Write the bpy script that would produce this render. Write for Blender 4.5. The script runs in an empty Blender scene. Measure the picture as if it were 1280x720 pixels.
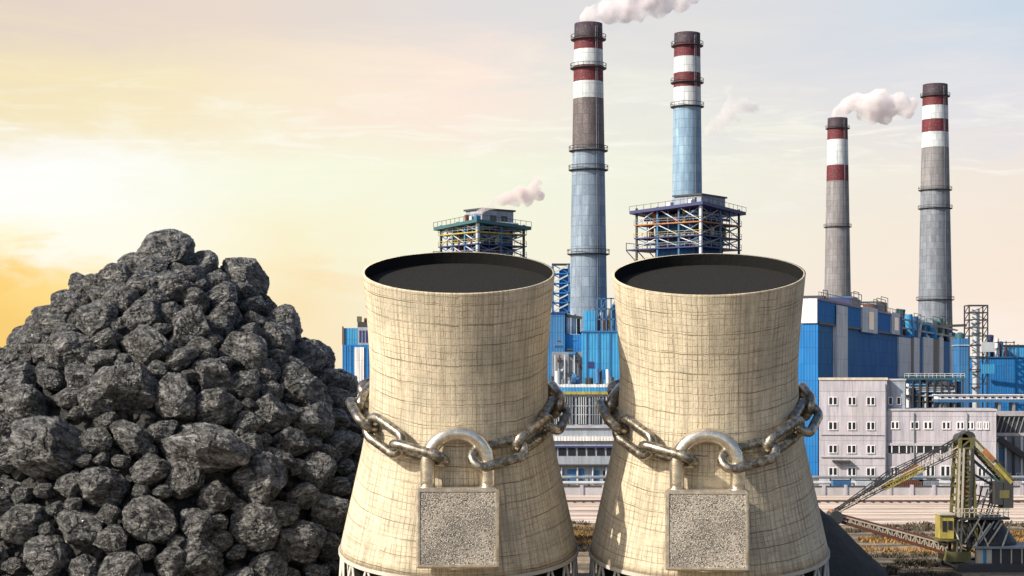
import bpy, math, random
import numpy as np
from mathutils import Vector, Matrix, noise
random.seed(7)
R = math.radians
sc = bpy.context.scene
COL = sc.collection
F, HY, HC = 2200.0, 470.0, 21.3          # focal length in picture pixels, horizon line, eye height in metres

def gx(px, d): return (px - 640.0) / F * d
def gz(py, d): return HC - (py - HY) / F * d
def at(px, py, d): return Vector((gx(px, d), d, gz(py, d)))
def lin(r, g, b):
    f = lambda c: (c / 255 / 12.92) if c <= 10 else ((c / 255 + .055) / 1.055) ** 2.4
    return (f(r), f(g), f(b), 1)

# ------------------------------------------------------------------ materials
class NT:
    def __init__(s, tree): s.t = tree; s.n = tree.nodes; s.l = tree.links
    def add(s, kind, ins=None, **kw):
        n = s.n.new(kind)
        for k, v in kw.items(): setattr(n, k, v)
        for k, v in (ins or {}).items():
            if hasattr(v, 'is_output'): s.l.new(v, n.inputs[k])
            else: n.inputs[k].default_value = v
        return n
    def math(s, op, a, b=0.0, c=None, clamp=False):
        ins = {0: a, 1: b}
        if c is not None: ins[2] = c
        n = s.add('ShaderNodeMath', ins, operation=op); n.use_clamp = clamp
        return n.outputs[0]
    def mix(s, f, a, b, mode='MIX'):
        n = s.add('ShaderNodeMix', data_type='RGBA', blend_type=mode)
        for i, v in ((0, f), (6, a), (7, b)):
            if hasattr(v, 'is_output'): s.l.new(v, n.inputs[i])
            else: n.inputs[i].default_value = v
        return n.outputs[2]
    def ramp(s, f, stops, interp='LINEAR'):
        n = s.add('ShaderNodeValToRGB', {0: f}); cr = n.color_ramp; cr.interpolation = interp
        while len(cr.elements) > 1: cr.elements.remove(cr.elements[-1])
        for i, (p, c) in enumerate(stops):
            e = cr.elements[0] if i == 0 else cr.elements.new(p)
            e.position = p; e.color = c if len(c) == 4 else (*c, 1)
        return n.outputs[0]
    def noise(s, vec, scale, detail=6, rough=.6, dist=0.0):
        return s.add('ShaderNodeTexNoise', {'Vector': vec, 'Scale': scale, 'Detail': detail, 'Roughness': rough, 'Distortion': dist}).outputs[0]
    def mapping(s, vec, scale=(1, 1, 1), loc=(0, 0, 0)):
        return s.add('ShaderNodeMapping', {'Vector': vec, 'Scale': scale, 'Location': loc}).outputs[0]
def g(v): return (v, v, v, 1)

def new_mat(name):
    m = bpy.data.materials.new(name); m.use_nodes = True
    t = NT(m.node_tree); b = t.n['Principled BSDF']
    return m, t, b

def paint(name, c, rough=.55, metal=0.0, var=.35, scale=.35, stretch=(1, 1, .25), bump=0.0, bscale=3.0, spec=.4, dirt=(.12, .1, .08)):
    """weathered painted or rendered surface: tone drifts, streaks of grime, optional fine bump"""
    m, t, b = new_mat(name)
    oc = t.add('ShaderNodeTexCoord').outputs['Object']
    n1 = t.noise(t.mapping(oc, stretch), scale, 7, .62)
    n2 = t.noise(oc, scale * 6, 5, .7)
    f = t.ramp(n1, [(.32, g(0)), (.7, g(1))])
    dark = tuple(a * (1 - var) + d * var * .5 for a, d in zip(c, dirt)) + (1,)
    col = t.mix(f, dark, (*c[:3], 1))
    f2 = t.ramp(n2, [(.55, g(0)), (.8, g(1))])
    col = t.mix(t.math('MULTIPLY', f2, var * .8), col, (*dirt, 1))
    t.l.new(col, b.inputs['Base Color'])
    b.inputs['Roughness'].default_value = rough; b.inputs['Metallic'].default_value = metal
    b.inputs['Specular IOR Level'].default_value = spec
    if bump:
        bn = t.add('ShaderNodeBump', {'Strength': bump, 'Distance': .1, 'Height': t.noise(oc, bscale, 6, .65)})
        t.l.new(bn.outputs[0], b.inputs['Normal'])
    return m

def cladding(name, c, c2, pw=2.4, ph=3.4, corr=.35):
    """profiled metal sheet: panels of slightly different tone, seams and streaks"""
    m, t, b = new_mat(name)
    oc = t.add('ShaderNodeTexCoord').outputs['Object']
    sep = t.add('ShaderNodeSeparateXYZ', {0: oc})
    h = t.math('ADD', sep.outputs[0], sep.outputs[1])
    vec = t.add('ShaderNodeCombineXYZ', {0: h, 1: sep.outputs[2], 2: 0.0}).outputs[0]
    br = t.add('ShaderNodeTexBrick', {'Vector': vec, 'Color1': (*c[:3], 1), 'Color2': (*c2[:3], 1), 'Mortar': (c[0] * .35, c[1] * .35, c[2] * .4, 1), 'Scale': 1.0,
                                      'Mortar Size': .035, 'Mortar Smooth': .3, 'Brick Width': pw, 'Row Height': ph}, offset=0.0)
    st = t.noise(t.mapping(vec, (1, .08, 1)), 1.3, 6, .7)
    col = t.mix(t.ramp(st, [(.42, g(0)), (.72, g(.6))]), br.outputs[0], (.06, .08, .10, 1))
    big = t.noise(oc, .09, 3, .5)
    col = t.mix(t.ramp(big, [(.35, g(0)), (.75, g(.35))]), col, (c2[0] * 1.3 + .02, c2[1] * 1.2, c2[2] * .95, 1))
    t.l.new(col, b.inputs['Base Color'])
    w = t.math('SINE', t.math('MULTIPLY', h, 2 * math.pi / .6))
    t.l.new(t.add('ShaderNodeBump', {'Strength': corr, 'Distance': .06, 'Height': w}).outputs[0], b.inputs['Normal'])
    b.inputs['Roughness'].default_value = .8; b.inputs['Specular IOR Level'].default_value = .12
    return m

def shell_mat():
    m, t, b = new_mat('weathered board-marked concrete')
    oi = t.add('ShaderNodeObjectInfo').outputs['Random']
    uv = t.add('ShaderNodeVectorMath', {0: t.add('ShaderNodeUVMap').outputs[0], 1: t.add('ShaderNodeCombineXYZ', {0: t.math('MULTIPLY', oi, 57.0), 1: t.math('MULTIPLY', oi, 31.0)}).outputs[0]}, operation='ADD').outputs[0]            # u: metres round the shell, v: metres up it
    warp = t.add('ShaderNodeTexNoise', {'Vector': uv, 'Scale': .35, 'Detail': 4})
    wv = t.add('ShaderNodeVectorMath', {0: warp.outputs[1], 1: (.5, .5, .5)}, operation='SUBTRACT')
    wv = t.add('ShaderNodeVectorMath', {0: wv.outputs[0], 'Scale': .5}, operation='SCALE')
    u2 = t.add('ShaderNodeVectorMath', {0: uv, 1: wv.outputs[0]}, operation='ADD').outputs[0]
    def grid(w, h, ms, off=(0, 0, 0), vec=u2):
        n = t.add('ShaderNodeTexBrick', {'Vector': t.mapping(vec, (1, 1, 1), off), 'Color1': g(0), 'Color2': g(0), 'Mortar': g(1), 'Scale': 1.0, 'Mortar Size': ms,
                                         'Mortar Smooth': .6, 'Brick Width': w, 'Row Height': h}, offset=0.0)
        return n.outputs[0]
    fine = grid(.5, .66, .04)
    bold = grid(40.0, 1.9, .06, (0, .3, 0)); bold2 = grid(2.45, 60, .05)
    pn = t.noise(uv, .22, 5, .6); pn2 = t.noise(uv, .5, 4, .6)
    cell = t.add('ShaderNodeTexWhiteNoise', {'Vector': t.add('ShaderNodeVectorMath', {0: t.mapping(u2, (1 / .62, 1 / .74, 1))}, operation='FLOOR').outputs[0]}, noise_dimensions='2D').outputs[0]
    streak = t.noise(t.mapping(uv, (1.6, .1, 1)), 1.2, 6, .7)
    grain = t.noise(uv, 2.6, 6, .75)
    col = t.ramp(streak, [(.3, (.42, .365, .275)), (.5, (.635, .56, .425)), (.72, (.745, .675, .535))])
    col = t.mix(t.math('MULTIPLY', cell, .28), col, (.42, .37, .29, 1))
    col = t.mix(t.ramp(grain, [(.5, g(0)), (.72, g(.6))]), col, (.33, .25, .15, 1))
    pat = t.noise(t.mapping(uv, (.5, .35, 1), (7, 3, 0)), .5, 5, .65)
    col = t.mix(t.ramp(pat, [(.48, g(0)), (.62, g(.55))]), col, (.36, .34, .27, 1))
    rain = t.noise(t.mapping(uv, (2.4, .045, 1), (3, 9, 0)), 1.6, 7, .72)
    col = t.mix(t.ramp(rain, [(.52, g(0)), (.66, g(.6))]), col, (.24, .19, .13, 1))
    lines = t.math('MULTIPLY', fine, t.ramp(pn2, [(.38, g(.12)), (.62, g(.75))]))
    lines = t.math('MAXIMUM', lines, t.math('MULTIPLY', bold, t.ramp(pn, [(.4, g(.2)), (.58, g(1))])))
    lines = t.math('MAXIMUM', lines, t.math('MULTIPLY', bold2, t.ramp(pn2, [(.42, g(.15)), (.6, g(.7))])))
    col = t.mix(t.math('MULTIPLY', lines, .8), col, (.13, .095, .05, 1))
    t.l.new(col, b.inputs['Base Color'])
    hgt = t.math('SUBTRACT', t.math('MULTIPLY', grain, .6), lines)
    t.l.new(t.add('ShaderNodeBump', {'Strength': .55, 'Distance': .14, 'Height': hgt}).outputs[0], b.inputs['Normal'])
    b.inputs['Roughness'].default_value = .85; b.inputs['Specular IOR Level'].default_value = .2
    return m

def stack_mat(name, c, c2, line=.5):
    m, t, b = new_mat(name)
    uv = t.add('ShaderNodeUVMap').outputs[0]
    br = t.add('ShaderNodeTexBrick', {'Vector': uv, 'Color1': (*c, 1), 'Color2': (*c2, 1), 'Mortar': tuple(x * .45 for x in c) + (1,), 'Scale': 1.0,
                                      'Mortar Size': .09, 'Mortar Smooth': .7, 'Brick Width': 1.6, 'Row Height': 2.3}, offset=0.0)
    n = t.noise(t.mapping(uv, (1, .12, 1)), .9, 6, .7)
    col = t.mix(t.ramp(n, [(.38, g(0)), (.68, g(.75))]), br.outputs[0], tuple(x * .42 for x in c2) + (1,))
    n2 = t.noise(uv, 1.8, 5, .7)
    col = t.mix(t.ramp(n2, [(.55, g(0)), (.75, g(.35))]), col, (.55, .55, .55, 1))
    t.l.new(col, b.inputs['Base Color'])
    t.l.new(t.add('ShaderNodeBump', {'Strength': .4, 'Distance': .15, 'Height': n2}).outputs[0], b.inputs['Normal'])
    b.inputs['Roughness'].default_value = .7
    return m

def coal_mat(name, lo, hi, sc_=1.0, rough=(.28, .65), bump=1.0, dist=.5):
    m, t, b = new_mat(name)
    oc = t.add('ShaderNodeTexCoord').outputs['Object']
    ly = t.noise(t.mapping(oc, (.8, .8, 2.4)), 1.7 * sc_, 9, .72, .9)
    fn = t.noise(oc, 4.2 * sc_, 8, .78)
    vo = t.add('ShaderNodeTexVoronoi', {'Vector': oc, 'Scale': 1.5 * sc_, 'Randomness': 1.0}, feature='DISTANCE_TO_EDGE').outputs[0]
    hgt = t.math('ADD', t.math('MULTIPLY', ly, 1.3), t.math('MULTIPLY', fn, .55))
    hgt = t.math('ADD', hgt, t.math('MULTIPLY', t.math('MINIMUM', vo, .12), 1.6))
    col = t.ramp(t.math('ADD', t.math('MULTIPLY', ly, .55), t.math('MULTIPLY', fn, .45)), [(.43, g(lo)), (.515, g((lo + hi) * .26)), (.61, g(hi))])
    t.l.new(col, b.inputs['Base Color'])
    t.l.new(t.ramp(fn, [(.4, g(rough[0])), (.6, g(rough[1]))]), b.inputs['Roughness'])
    b.inputs['Specular IOR Level'].default_value = 1.0
    t.l.new(t.add('ShaderNodeBump', {'Strength': bump, 'Distance': dist, 'Height': hgt}).outputs[0], b.inputs['Normal'])
    return m

def metal_mat(name, c, c2, rough=(.22, .45), scale=1.5, bump=.25):
    m, t, b = new_mat(name)
    oc = t.add('ShaderNodeTexCoord').outputs['Object']
    n = t.noise(oc, scale, 7, .7); n2 = t.noise(oc, scale * 5, 5, .7)
    t.l.new(t.mix(t.ramp(n, [(.42, g(0)), (.62, g(1))]), (*c2, 1), (*c, 1)), b.inputs['Base Color'])
    t.l.new(t.ramp(n2, [(.35, g(rough[0])), (.7, g(rough[1]))]), b.inputs['Roughness'])
    b.inputs['Metallic'].default_value = .88
    t.l.new(t.add('ShaderNodeBump', {'Strength': bump, 'Distance': .05, 'Height': n2}).outputs[0], b.inputs['Normal'])
    return m

def lock_mat():
    m, t, b = new_mat('speckled cast brass and steel')
    oc = t.add('ShaderNodeTexCoord').outputs['Object']
    n = t.noise(oc, 6.5, 3, .7); n2 = t.noise(oc, .35, 4, .6); n3 = t.noise(oc, 9.5, 4, .7)
    base = t.mix(t.ramp(n2, [(.4, g(0)), (.6, g(1))]), (.17, .155, .135, 1), (.36, .325, .28, 1))
    col = t.mix(t.ramp(n, [(.42, g(1)), (.5, g(0))]), base, (.05, .05, .04, 1))
    col = t.mix(t.ramp(n3, [(.5, g(0)), (.6, g(.9))]), col, (.72, .67, .6, 1))
    t.l.new(col, b.inputs['Base Color'])
    b.inputs['Metallic'].default_value = .35; b.inputs['Roughness'].default_value = .5
    t.l.new(t.add('ShaderNodeBump', {'Strength': .8, 'Distance': .12, 'Height': t.math('ADD', n, n3)}).outputs[0], b.inputs['Normal'])
    return m

def ground_mat():
    m, t, b = new_mat('bare earth with coal dust')
    oc = t.add('ShaderNodeTexCoord').outputs['Object']
    a = t.noise(t.mapping(oc, (.12, .6, 1)), .35, 9, .68, .6)
    c = t.noise(oc, .9, 8, .72)
    col = t.ramp(a, [(.34, (.03, .027, .025)), (.47, (.16, .125, .09)), (.56, (.33, .25, .17)), (.68, (.48, .39, .3))])
    col = t.mix(t.ramp(c, [(.45, g(0)), (.6, g(.7))]), col, (.06, .055, .045, 1))
    t.l.new(col, b.inputs['Base Color']); b.inputs['Roughness'].default_value = .95
    t.l.new(t.add('ShaderNodeBump', {'Strength': .8, 'Distance': .5, 'Height': c}).outputs[0], b.inputs['Normal'])
    return m

def yard_mat():
    m, t, b = new_mat('pale compacted sand with wheel ruts')
    oc = t.add('ShaderNodeTexCoord').outputs['Object']
    a = t.noise(t.mapping(oc, (.03, .9, 1)), .5, 7, .7, .3)
    c = t.noise(t.mapping(oc, (.4, 1, 1)), 1.2, 7, .7)
    col = t.ramp(a, [(.38, (.07, .055, .05)), (.45, (.36, .28, .23)), (.54, (.62, .51, .44)), (.72, (.78, .69, .63))])
    col = t.mix(t.ramp(c, [(.5, g(0)), (.68, g(.55))]), col, (.42, .33, .27, 1))
    t.l.new(col, b.inputs['Base Color']); b.inputs['Roughness'].default_value = .95
    t.l.new(t.add('ShaderNodeBump', {'Strength': .5, 'Distance': .3, 'Height': c}).outputs[0], b.inputs['Normal'])
    return m

def glass_mat(name, c):
    m, t, b = new_mat(name)
    oc = t.add('ShaderNodeTexCoord').outputs['Object']
    n = t.noise(oc, .8, 3, .5)
    t.l.new(t.mix(n, (*c, 1), tuple(x * 2.2 for x in c) + (1,)), b.inputs['Base Color'])
    b.inputs['Roughness'].default_value = .12
    return m

def smoke_mat(name, dens, c, seed):
    m = bpy.data.materials.new(name); m.use_nodes = True; t = NT(m.node_tree)
    t.n.remove(t.n['Principled BSDF'])
    oc = t.add('ShaderNodeTexCoord').outputs['Object']
    n = t.noise(t.mapping(oc, (1, 1, 1), (seed, seed, 0)), .28, 5, .65, .4)
    d = t.math('MULTIPLY', t.ramp(n, [(.37, g(0)), (.64, g(1))]), dens)
    v = t.add('ShaderNodeVolumePrincipled', {'Color': (*c, 1), 'Density': d, 'Anisotropy': .0})
    t.l.new(v.outputs[0], t.n['Material Output'].inputs['Volume'])
    return m

M = dict(
    shell=shell_mat(),
    sooty_shade=paint('sooty shade-dark concrete', (.014, .014, .014), .95, var=.5, scale=.8, stretch=(1, 1, 1), bump=.8, bscale=2, spec=.05, dirt=(.02, .02, .02)),  # tower interior shade put into the colour; also the sooty chimney mouths
    mouth_shade=paint('shade-dark mouth deck', (.022, .0215, .0215), .97, var=.4, scale=1.2, stretch=(1, 3, 1), bump=1.0, bscale=2.5, spec=.05, dirt=(.05, .05, .05)),  # shade inside the tower mouth, put into the deck colour
    leg=paint('pale concrete strut', (.62, .58, .52), .8, var=.3, bump=.3),
    chain=metal_mat('worn brass-toned steel', (.50, .46, .39), (.16, .145, .12)),
    shackle=metal_mat('polished brass-toned steel', (.84, .79, .68), (.6, .54, .44), (.14, .3)),
    lock=lock_mat(), lockrim=metal_mat('burnished edge', (.85, .78, .66), (.6, .52, .42), (.25, .45)),
    coal=coal_mat('black coal', .008, .46, 1.0, (.12, .42), 1.0, .7),
    coal_fine=coal_mat('broken coal', .005, .07, 1.6, bump=.9, dist=.35),
    heap=coal_mat('coal slack', .008, .028, 2.0, (.7, .95), .6, .3),
    st_grey=stack_mat('blue-grey stack concrete', (.27, .35, .45), (.18, .25, .35)),
    st_blue=stack_mat('light blue stack concrete', (.28, .43, .58), (.20, .34, .50)),
    st_brown=stack_mat('sooted brown-grey concrete', (.155, .13, .14), (.10, .085, .095)),
    st_ash=stack_mat('grey stack concrete', (.27, .265, .285), (.20, .195, .215)),
    st_mix=stack_mat('grey-blue weathered stack concrete', (.24, .275, .33), (.165, .185, .225)),
    st_white=stack_mat('white stack paint', (.66, .71, .75), (.55, .61, .66)),
    st_red=stack_mat('dark red stack paint', (.15, .012, .024), (.11, .010, .02)),
    st_cap=stack_mat('sooty violet stack top', (.04, .022, .04), (.032, .018, .034)),
    blue=cladding('blue sheet cladding', (.012, .155, .46), (.02, .19, .52)),
    blue2=cladding('faded blue sheet cladding', (.03, .15, .38), (.05, .19, .42)),
    sky=cladding('sky blue sheet cladding', (.06, .33, .62), (.04, .26, .56), 2.0, 3.0),
    white=cladding('white sheet cladding', (.80, .79, .80), (.72, .72, .75), 1.8, 5.0),
    render=cladding('lavender grey render', (.45, .44, .505), (.40, .39, .455), 6.0, 4.6, .0),
    render2=cladding('blue grey render', (.34, .39, .47), (.29, .34, .42), 5.0, 4.0, .0),
    dark=paint('dark weathered steel', (.035, .04, .05), .6, var=.5),
    navy=paint('navy steel', (.025, .035, .16), .5, var=.4),
    bluesteel=paint('blue painted steel', (.04, .16, .36), .5, var=.4),
    pale=paint('pale galvanised steel', (.62, .68, .74), .45, metal=.2, var=.35),
    grey=paint('grey steel', (.26, .30, .35), .6, var=.5, scale=.6),
    cement=paint('grey cement', (.46, .46, .5), .9, var=.4, bump=.4, stretch=(1, 1, .3)),
    teal=paint('teal painted steel', (.03, .13, .15), .5, var=.4),
    yellow=paint('yellow paint', (.52, .43, .09), .6, var=.7, scale=1.6),
    orange=paint('orange primer', (.5, .2, .06), .7, var=.65, scale=1.6),
    rust=paint('rusty red-brown steel', (.16, .045, .025), .8, var=.5, scale=1.5),
    olive=paint('olive machine paint', (.16, .15, .05), .6, var=.55, scale=1.5),
    cream=paint('off-white machine paint', (.6, .55, .46), .5, var=.4, scale=1.2),
    glass=glass_mat('dark window glass', (.012, .015, .02)), frame=paint('white window frame', (.75, .75, .78), .5, var=.2),
    bglass=glass_mat('blue glass', (.03, .1, .22)),
    ground=ground_mat(), yard=yard_mat(),
    grass_y=paint('dry yellow grass', (.36, .22, .07), .9, var=.6, scale=.3, stretch=(.4, 1, 1), dirt=(.3, .12, .03)),
    grass_d=paint('dark weeds', (.07, .058, .035), .9, var=.5, scale=.3),
)

# ------------------------------------------------------------------ mesh building
class MB:
    def __init__(s): s.v = []; s.f = []; s.m = []; s.uv = {}
    def face(s, idx, mi=0, uv=None):
        if uv: s.uv[len(s.f)] = uv
        s.f.append(idx); s.m.append(mi)
    def hexa(s, p, mi=0):
        o = len(s.v); s.v += [Vector(q) for q in p]
        for q in ((0, 3, 2, 1), (4, 5, 6, 7), (0, 1, 5, 4), (1, 2, 6, 5), (2, 3, 7, 6), (3, 0, 4, 7)): s.face([o + i for i in q], mi)
        return s
    def box(s, x0, x1, y0, y1, z0, z1, mi=0):
        return s.hexa([(x0, y0, z0), (x1, y0, z0), (x1, y1, z0), (x0, y1, z0), (x0, y0, z1), (x1, y0, z1), (x1, y1, z1), (x0, y1, z1)], mi)
    def bar(s, a, b, w, h=None, mi=0):
        a = Vector(a); b = Vector(b); h = h or w; t = (b - a).normalized()
        up = Vector((0, 0, 1)) if abs(t.z) < .95 else Vector((0, 1, 0))
        n = t.cross(up).normalized() * w / 2; u = n.cross(t).normalized() * h / 2
        return s.hexa([a - n - u, a + n - u, b + n - u, b - n - u, a - n + u, a + n + u, b + n + u, b - n + u], mi)
    def tube(s, a, b, r, r2=None, n=10, mi=0):
        a = Vector(a); b = Vector(b); r2 = r if r2 is None else r2; t = (b - a).normalized()
        up = Vector((0, 0, 1)) if abs(t.z) < .95 else Vector((0, 1, 0))
        x = t.cross(up).normalized(); y = x.cross(t); o = len(s.v)
        for c, rr in ((a, r), (b, r2)):
            for i in range(n):
                w = 2 * math.pi * i / n; s.v.append(c + (x * math.cos(w) + y * math.sin(w)) * rr)
        for i in range(n): s.face([o + i, o + n + i, o + n + (i + 1) % n, o + (i + 1) % n], mi)
        s.face([o + i for i in range(n)], mi); s.face([o + n + i for i in reversed(range(n))], mi)
        return s
    def sweep(s, pts, r, n=12, closed=False, mi=0, up=Vector((0, 0, 1))):
        o = len(s.v); k = len(pts)
        for i, p in enumerate(pts):
            if closed: t = pts[(i + 1) % k] - pts[i - 1]
            else: t = pts[min(i + 1, k - 1)] - pts[max(i - 1, 0)]
            t.normalize(); x = t.cross(up).normalized(); y = x.cross(t)
            for j in range(n):
                w = 2 * math.pi * j / n; s.v.append(p + (x * math.cos(w) + y * math.sin(w)) * r)
        for i in range(k if closed else k - 1):
            for j in range(n):
                a, b_ = o + i * n, o + ((i + 1) % k) * n; s.face([a + j, b_ + j, b_ + (j + 1) % n, a + (j + 1) % n], mi)
        if not closed:
            s.face([o + j for j in range(n)], mi); s.face([o + (k - 1) * n + j for j in reversed(range(n))], mi)
        return s
    def lathe(s, prof, n=64, mis=None, c=(0, 0, 0), urad=None):
        o = len(s.v); c = Vector(c)
        for r, z in prof:
            for j in range(n):
                w = 2 * math.pi * j / n; s.v.append(c + Vector((r * math.sin(w), -r * math.cos(w), z)))
        ur = urad or max(p[0] for p in prof); vv = [prof[0][1]]
        for (r0, z0), (r1, z1) in zip(prof, prof[1:]): vv.append(vv[-1] + math.copysign(math.hypot(r1 - r0, z1 - z0), z1 - z0 if z1 != z0 else 1))
        for i in range(len(prof) - 1):
            for j in range(n):
                a, b_ = o + i * n, o + (i + 1) * n; j2 = (j + 1) % n
                u0, u1 = 2 * math.pi * ur * j / n, 2 * math.pi * ur * (j + 1) / n
                s.face([a + j, a + j2, b_ + j2, b_ + j], mis[i] if mis else 0, [(u0, vv[i]), (u1, vv[i]), (u1, vv[i + 1]), (u0, vv[i + 1])])
        return s
    def disc(s, r, z, n=64, mi=0, c=(0, 0, 0)):
        o = len(s.v); c = Vector(c)
        s.v += [c + Vector((r * math.sin(2 * math.pi * j / n), -r * math.cos(2 * math.pi * j / n), z)) for j in range(n)]
        s.face(list(range(o, o + n)), mi); return s
    def build(s, name, mats, parent=None, smooth=False, loc=None):
        me = bpy.data.meshes.new(name); me.from_pydata([tuple(v) for v in s.v], [], s.f)
        mats = mats if isinstance(mats, (list, tuple)) else [mats]
        for m in mats: me.materials.append(m)
        me.polygons.foreach_set('material_index', s.m)
        if s.uv:
            l = me.uv_layers.new(name='UVMap')
            for fi, uvs in s.uv.items():
                p = me.polygons[fi]
                for k, li in enumerate(p.loop_indices): l.data[li].uv = uvs[k]
        if smooth: me.polygons.foreach_set('use_smooth', [True] * len(me.polygons))
        me.update()
        o = bpy.data.objects.new(name, me); COL.objects.link(o)
        if parent: o.parent = parent
        if loc is not None: o.location = loc
        return o
def box(*a): return MB().box(*a)
def thing(name, label, cat, loc=(0, 0, 0), rot=(0, 0, 0), group=None):
    o = bpy.data.objects.new(name, None); COL.objects.link(o); o.location = loc; o.rotation_euler = rot
    o.empty_display_size = 1
    return tag(o, label, cat, group)
def tag(o, label, cat, group=None, kind=None):
    o['label'] = label; o['category'] = cat
    if group: o['group'] = group
    if kind: o['kind'] = kind
    return o
def structure(o, label=None):
    o['kind'] = 'structure'
    return o

# ------------------------------------------------------------------ camera, light, sky
cam = bpy.data.cameras.new('camera'); co = bpy.data.objects.new('camera', cam); COL.objects.link(co)
co.location = (0, 0, HC); co.rotation_euler = (R(90), 0, 0)
cam.sensor_width = 36; cam.lens = 36 * F / 1280; cam.shift_y = (HY - 360) / 1280; cam.clip_start = 1; cam.clip_end = 40000
sc.camera = co
SUN = Vector((-.83, -.44, .66)).normalized()
sl = bpy.data.lights.new('sun', 'SUN'); sl.energy = 5.0; sl.angle = R(.6); sl.color = (1, .90, .74)
so = bpy.data.objects.new('sun', sl); COL.objects.link(so); so.rotation_euler = SUN.to_track_quat('Z', 'Y').to_euler()

w = bpy.data.worlds.new('World'); sc.world = w; w.use_nodes = True
t = NT(w.node_tree); bg = t.n['Background']
sky = t.add('ShaderNodeTexSky', sky_type='NISHITA', sun_disc=False)
sky.sun_elevation = math.asin(SUN.z); sky.sun_rotation = math.atan2(SUN.x, SUN.y); sky.altitude = 100; sky.dust_density = 3
dr = t.add('ShaderNodeTexCoord').outputs['Generated']
sp = t.add('ShaderNodeSeparateXYZ', {0: dr})
yy = t.math('MAXIMUM', sp.outputs[1], .05)
U = t.math('DIVIDE', sp.outputs[0], yy); V = t.math('DIVIDE', sp.outputs[2], yy)
wisp = t.add('ShaderNodeTexNoise', {'Vector': t.mapping(dr, (9, 9, 42)), 'Scale': 1.0, 'Detail': 8, 'Roughness': .6, 'Distortion': .6})
ws = t.math('SUBTRACT', wisp.outputs[0], .5)
V2 = t.math('ADD', t.math('DIVIDE', V, HY / F), t.math('MULTIPLY', ws, .36))
U2 = t.math('ADD', t.math('ADD', t.math('MULTIPLY', U, F / 1280), .5), t.math('MULTIPLY', ws, .14))
rows = [
    (.08, [(0, (250, 208, 122)), (.06, (253, 218, 135)), (.16, (255, 236, 170)), (.28, (251, 232, 190)), (.45, (250, 238, 222)), (1, (252, 238, 226))]),
    (.22, [(0, (254, 214, 128)), (.07, (255, 226, 148)), (.14, (255, 250, 215)), (.3, (252, 230, 186)), (.42, (248, 246, 222)), (.7, (249, 236, 220)), (1, (250, 232, 216))]),
    (.35, [(0, (255, 250, 220)), (.04, (255, 254, 240)), (.14, (255, 253, 236)), (.28, (251, 242, 206)), (.42, (248, 247, 222)), (.7, (246, 239, 222)), (1, (247, 232, 217))]),
    (.52, [(0, (255, 255, 254)), (.12, (255, 255, 248)), (.25, (249, 250, 226)), (.4, (246, 247, 222)), (.6, (243, 244, 226)), (.8, (240, 236, 224)), (1, (244, 232, 220))]),
    (.74, [(0, (245, 230, 190)), (.15, (247, 233, 196)), (.3, (251, 235, 212)), (.45, (253, 234, 220)), (.6, (236, 235, 226)), (.8, (228, 227, 228)), (1, (229, 227, 231))]),
    (1.0, [(0, (229, 213, 201)), (.25, (234, 219, 206)), (.48, (226, 222, 222)), (.75, (221, 222, 226)), (.9, (213, 221, 231)), (1, (203, 217, 231))]),
]
cols = [(v, t.ramp(U2, [(p, lin(*c)) for p, c in st])) for v, st in rows]
cc = cols[0][1]
for (va, _), (vb, cb) in zip(cols, cols[1:]):
    f = t.add('ShaderNodeMapRange', {0: V2, 1: va, 2: vb, 3: 0.0, 4: 1.0}, interpolation_type='SMOOTHSTEP').outputs[0]
    cc = t.mix(f, cc, cb)
thin = t.noise(t.mapping(dr, (16, 16, 110)), 1.0, 9, .62, 1.0)
band = t.math('MULTIPLY', t.ramp(thin, [(.5, g(0)), (.68, g(1))]), t.ramp(V2, [(.42, g(0)), (.62, g(.8)), (.85, g(0))]))
cc = t.mix(band, cc, lin(255, 252, 240))
glow = t.mix(1.0, cc, g(10.0 / 1.2 / 2 ** .35), 'MULTIPLY')          # the Background strength below is 0.1
back = t.add('ShaderNodeMapRange', {0: sp.outputs[1], 1: .25, 2: .7}, interpolation_type='SMOOTHSTEP').outputs[0]
high = t.add('ShaderNodeMapRange', {0: sp.outputs[2], 1: .55, 2: .24}, interpolation_type='SMOOTHSTEP').outputs[0]
t.l.new(t.mix(t.math('MULTIPLY', back, high), sky.outputs[0], glow), bg.inputs[0]); bg.inputs[1].default_value = .12
sc.view_settings.view_transform = 'Standard'; sc.view_settings.look = 'None'; sc.view_settings.gamma = 1; EXPO = .35; sc.view_settings.exposure = EXPO
sc.cycles.volume_bounces = 8; sc.cycles.volume_step_rate = 1.0; sc.cycles.max_bounces = 10; sc.cycles.diffuse_bounces = 3; sc.cycles.glossy_bounces = 3

# ------------------------------------------------------------------ ground
gm = MB(); gm.v = [Vector(p) for p in ((-15000, -500, 0), (15000, -500, 0), (15000, 30000, 0), (-15000, 30000, 0))]; gm.face([0, 1, 2, 3])
structure(gm.build('ground', M['ground']))
def sheet(name, pts, z, mat):
    s = MB(); s.v = [Vector((x, y, z)) for x, y in pts]; s.face(list(range(len(pts)))); return s.build(name, mat)
pts = [(-120, 252), (-60, 250.5), (-20, 252), (5, 255), (40, 251), (70, 254), (110, 249), (180, 252), (260, 250), (260, 318), (-120, 318)]
structure(sheet('sand_yard', pts, .02, M['yard']))

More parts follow.
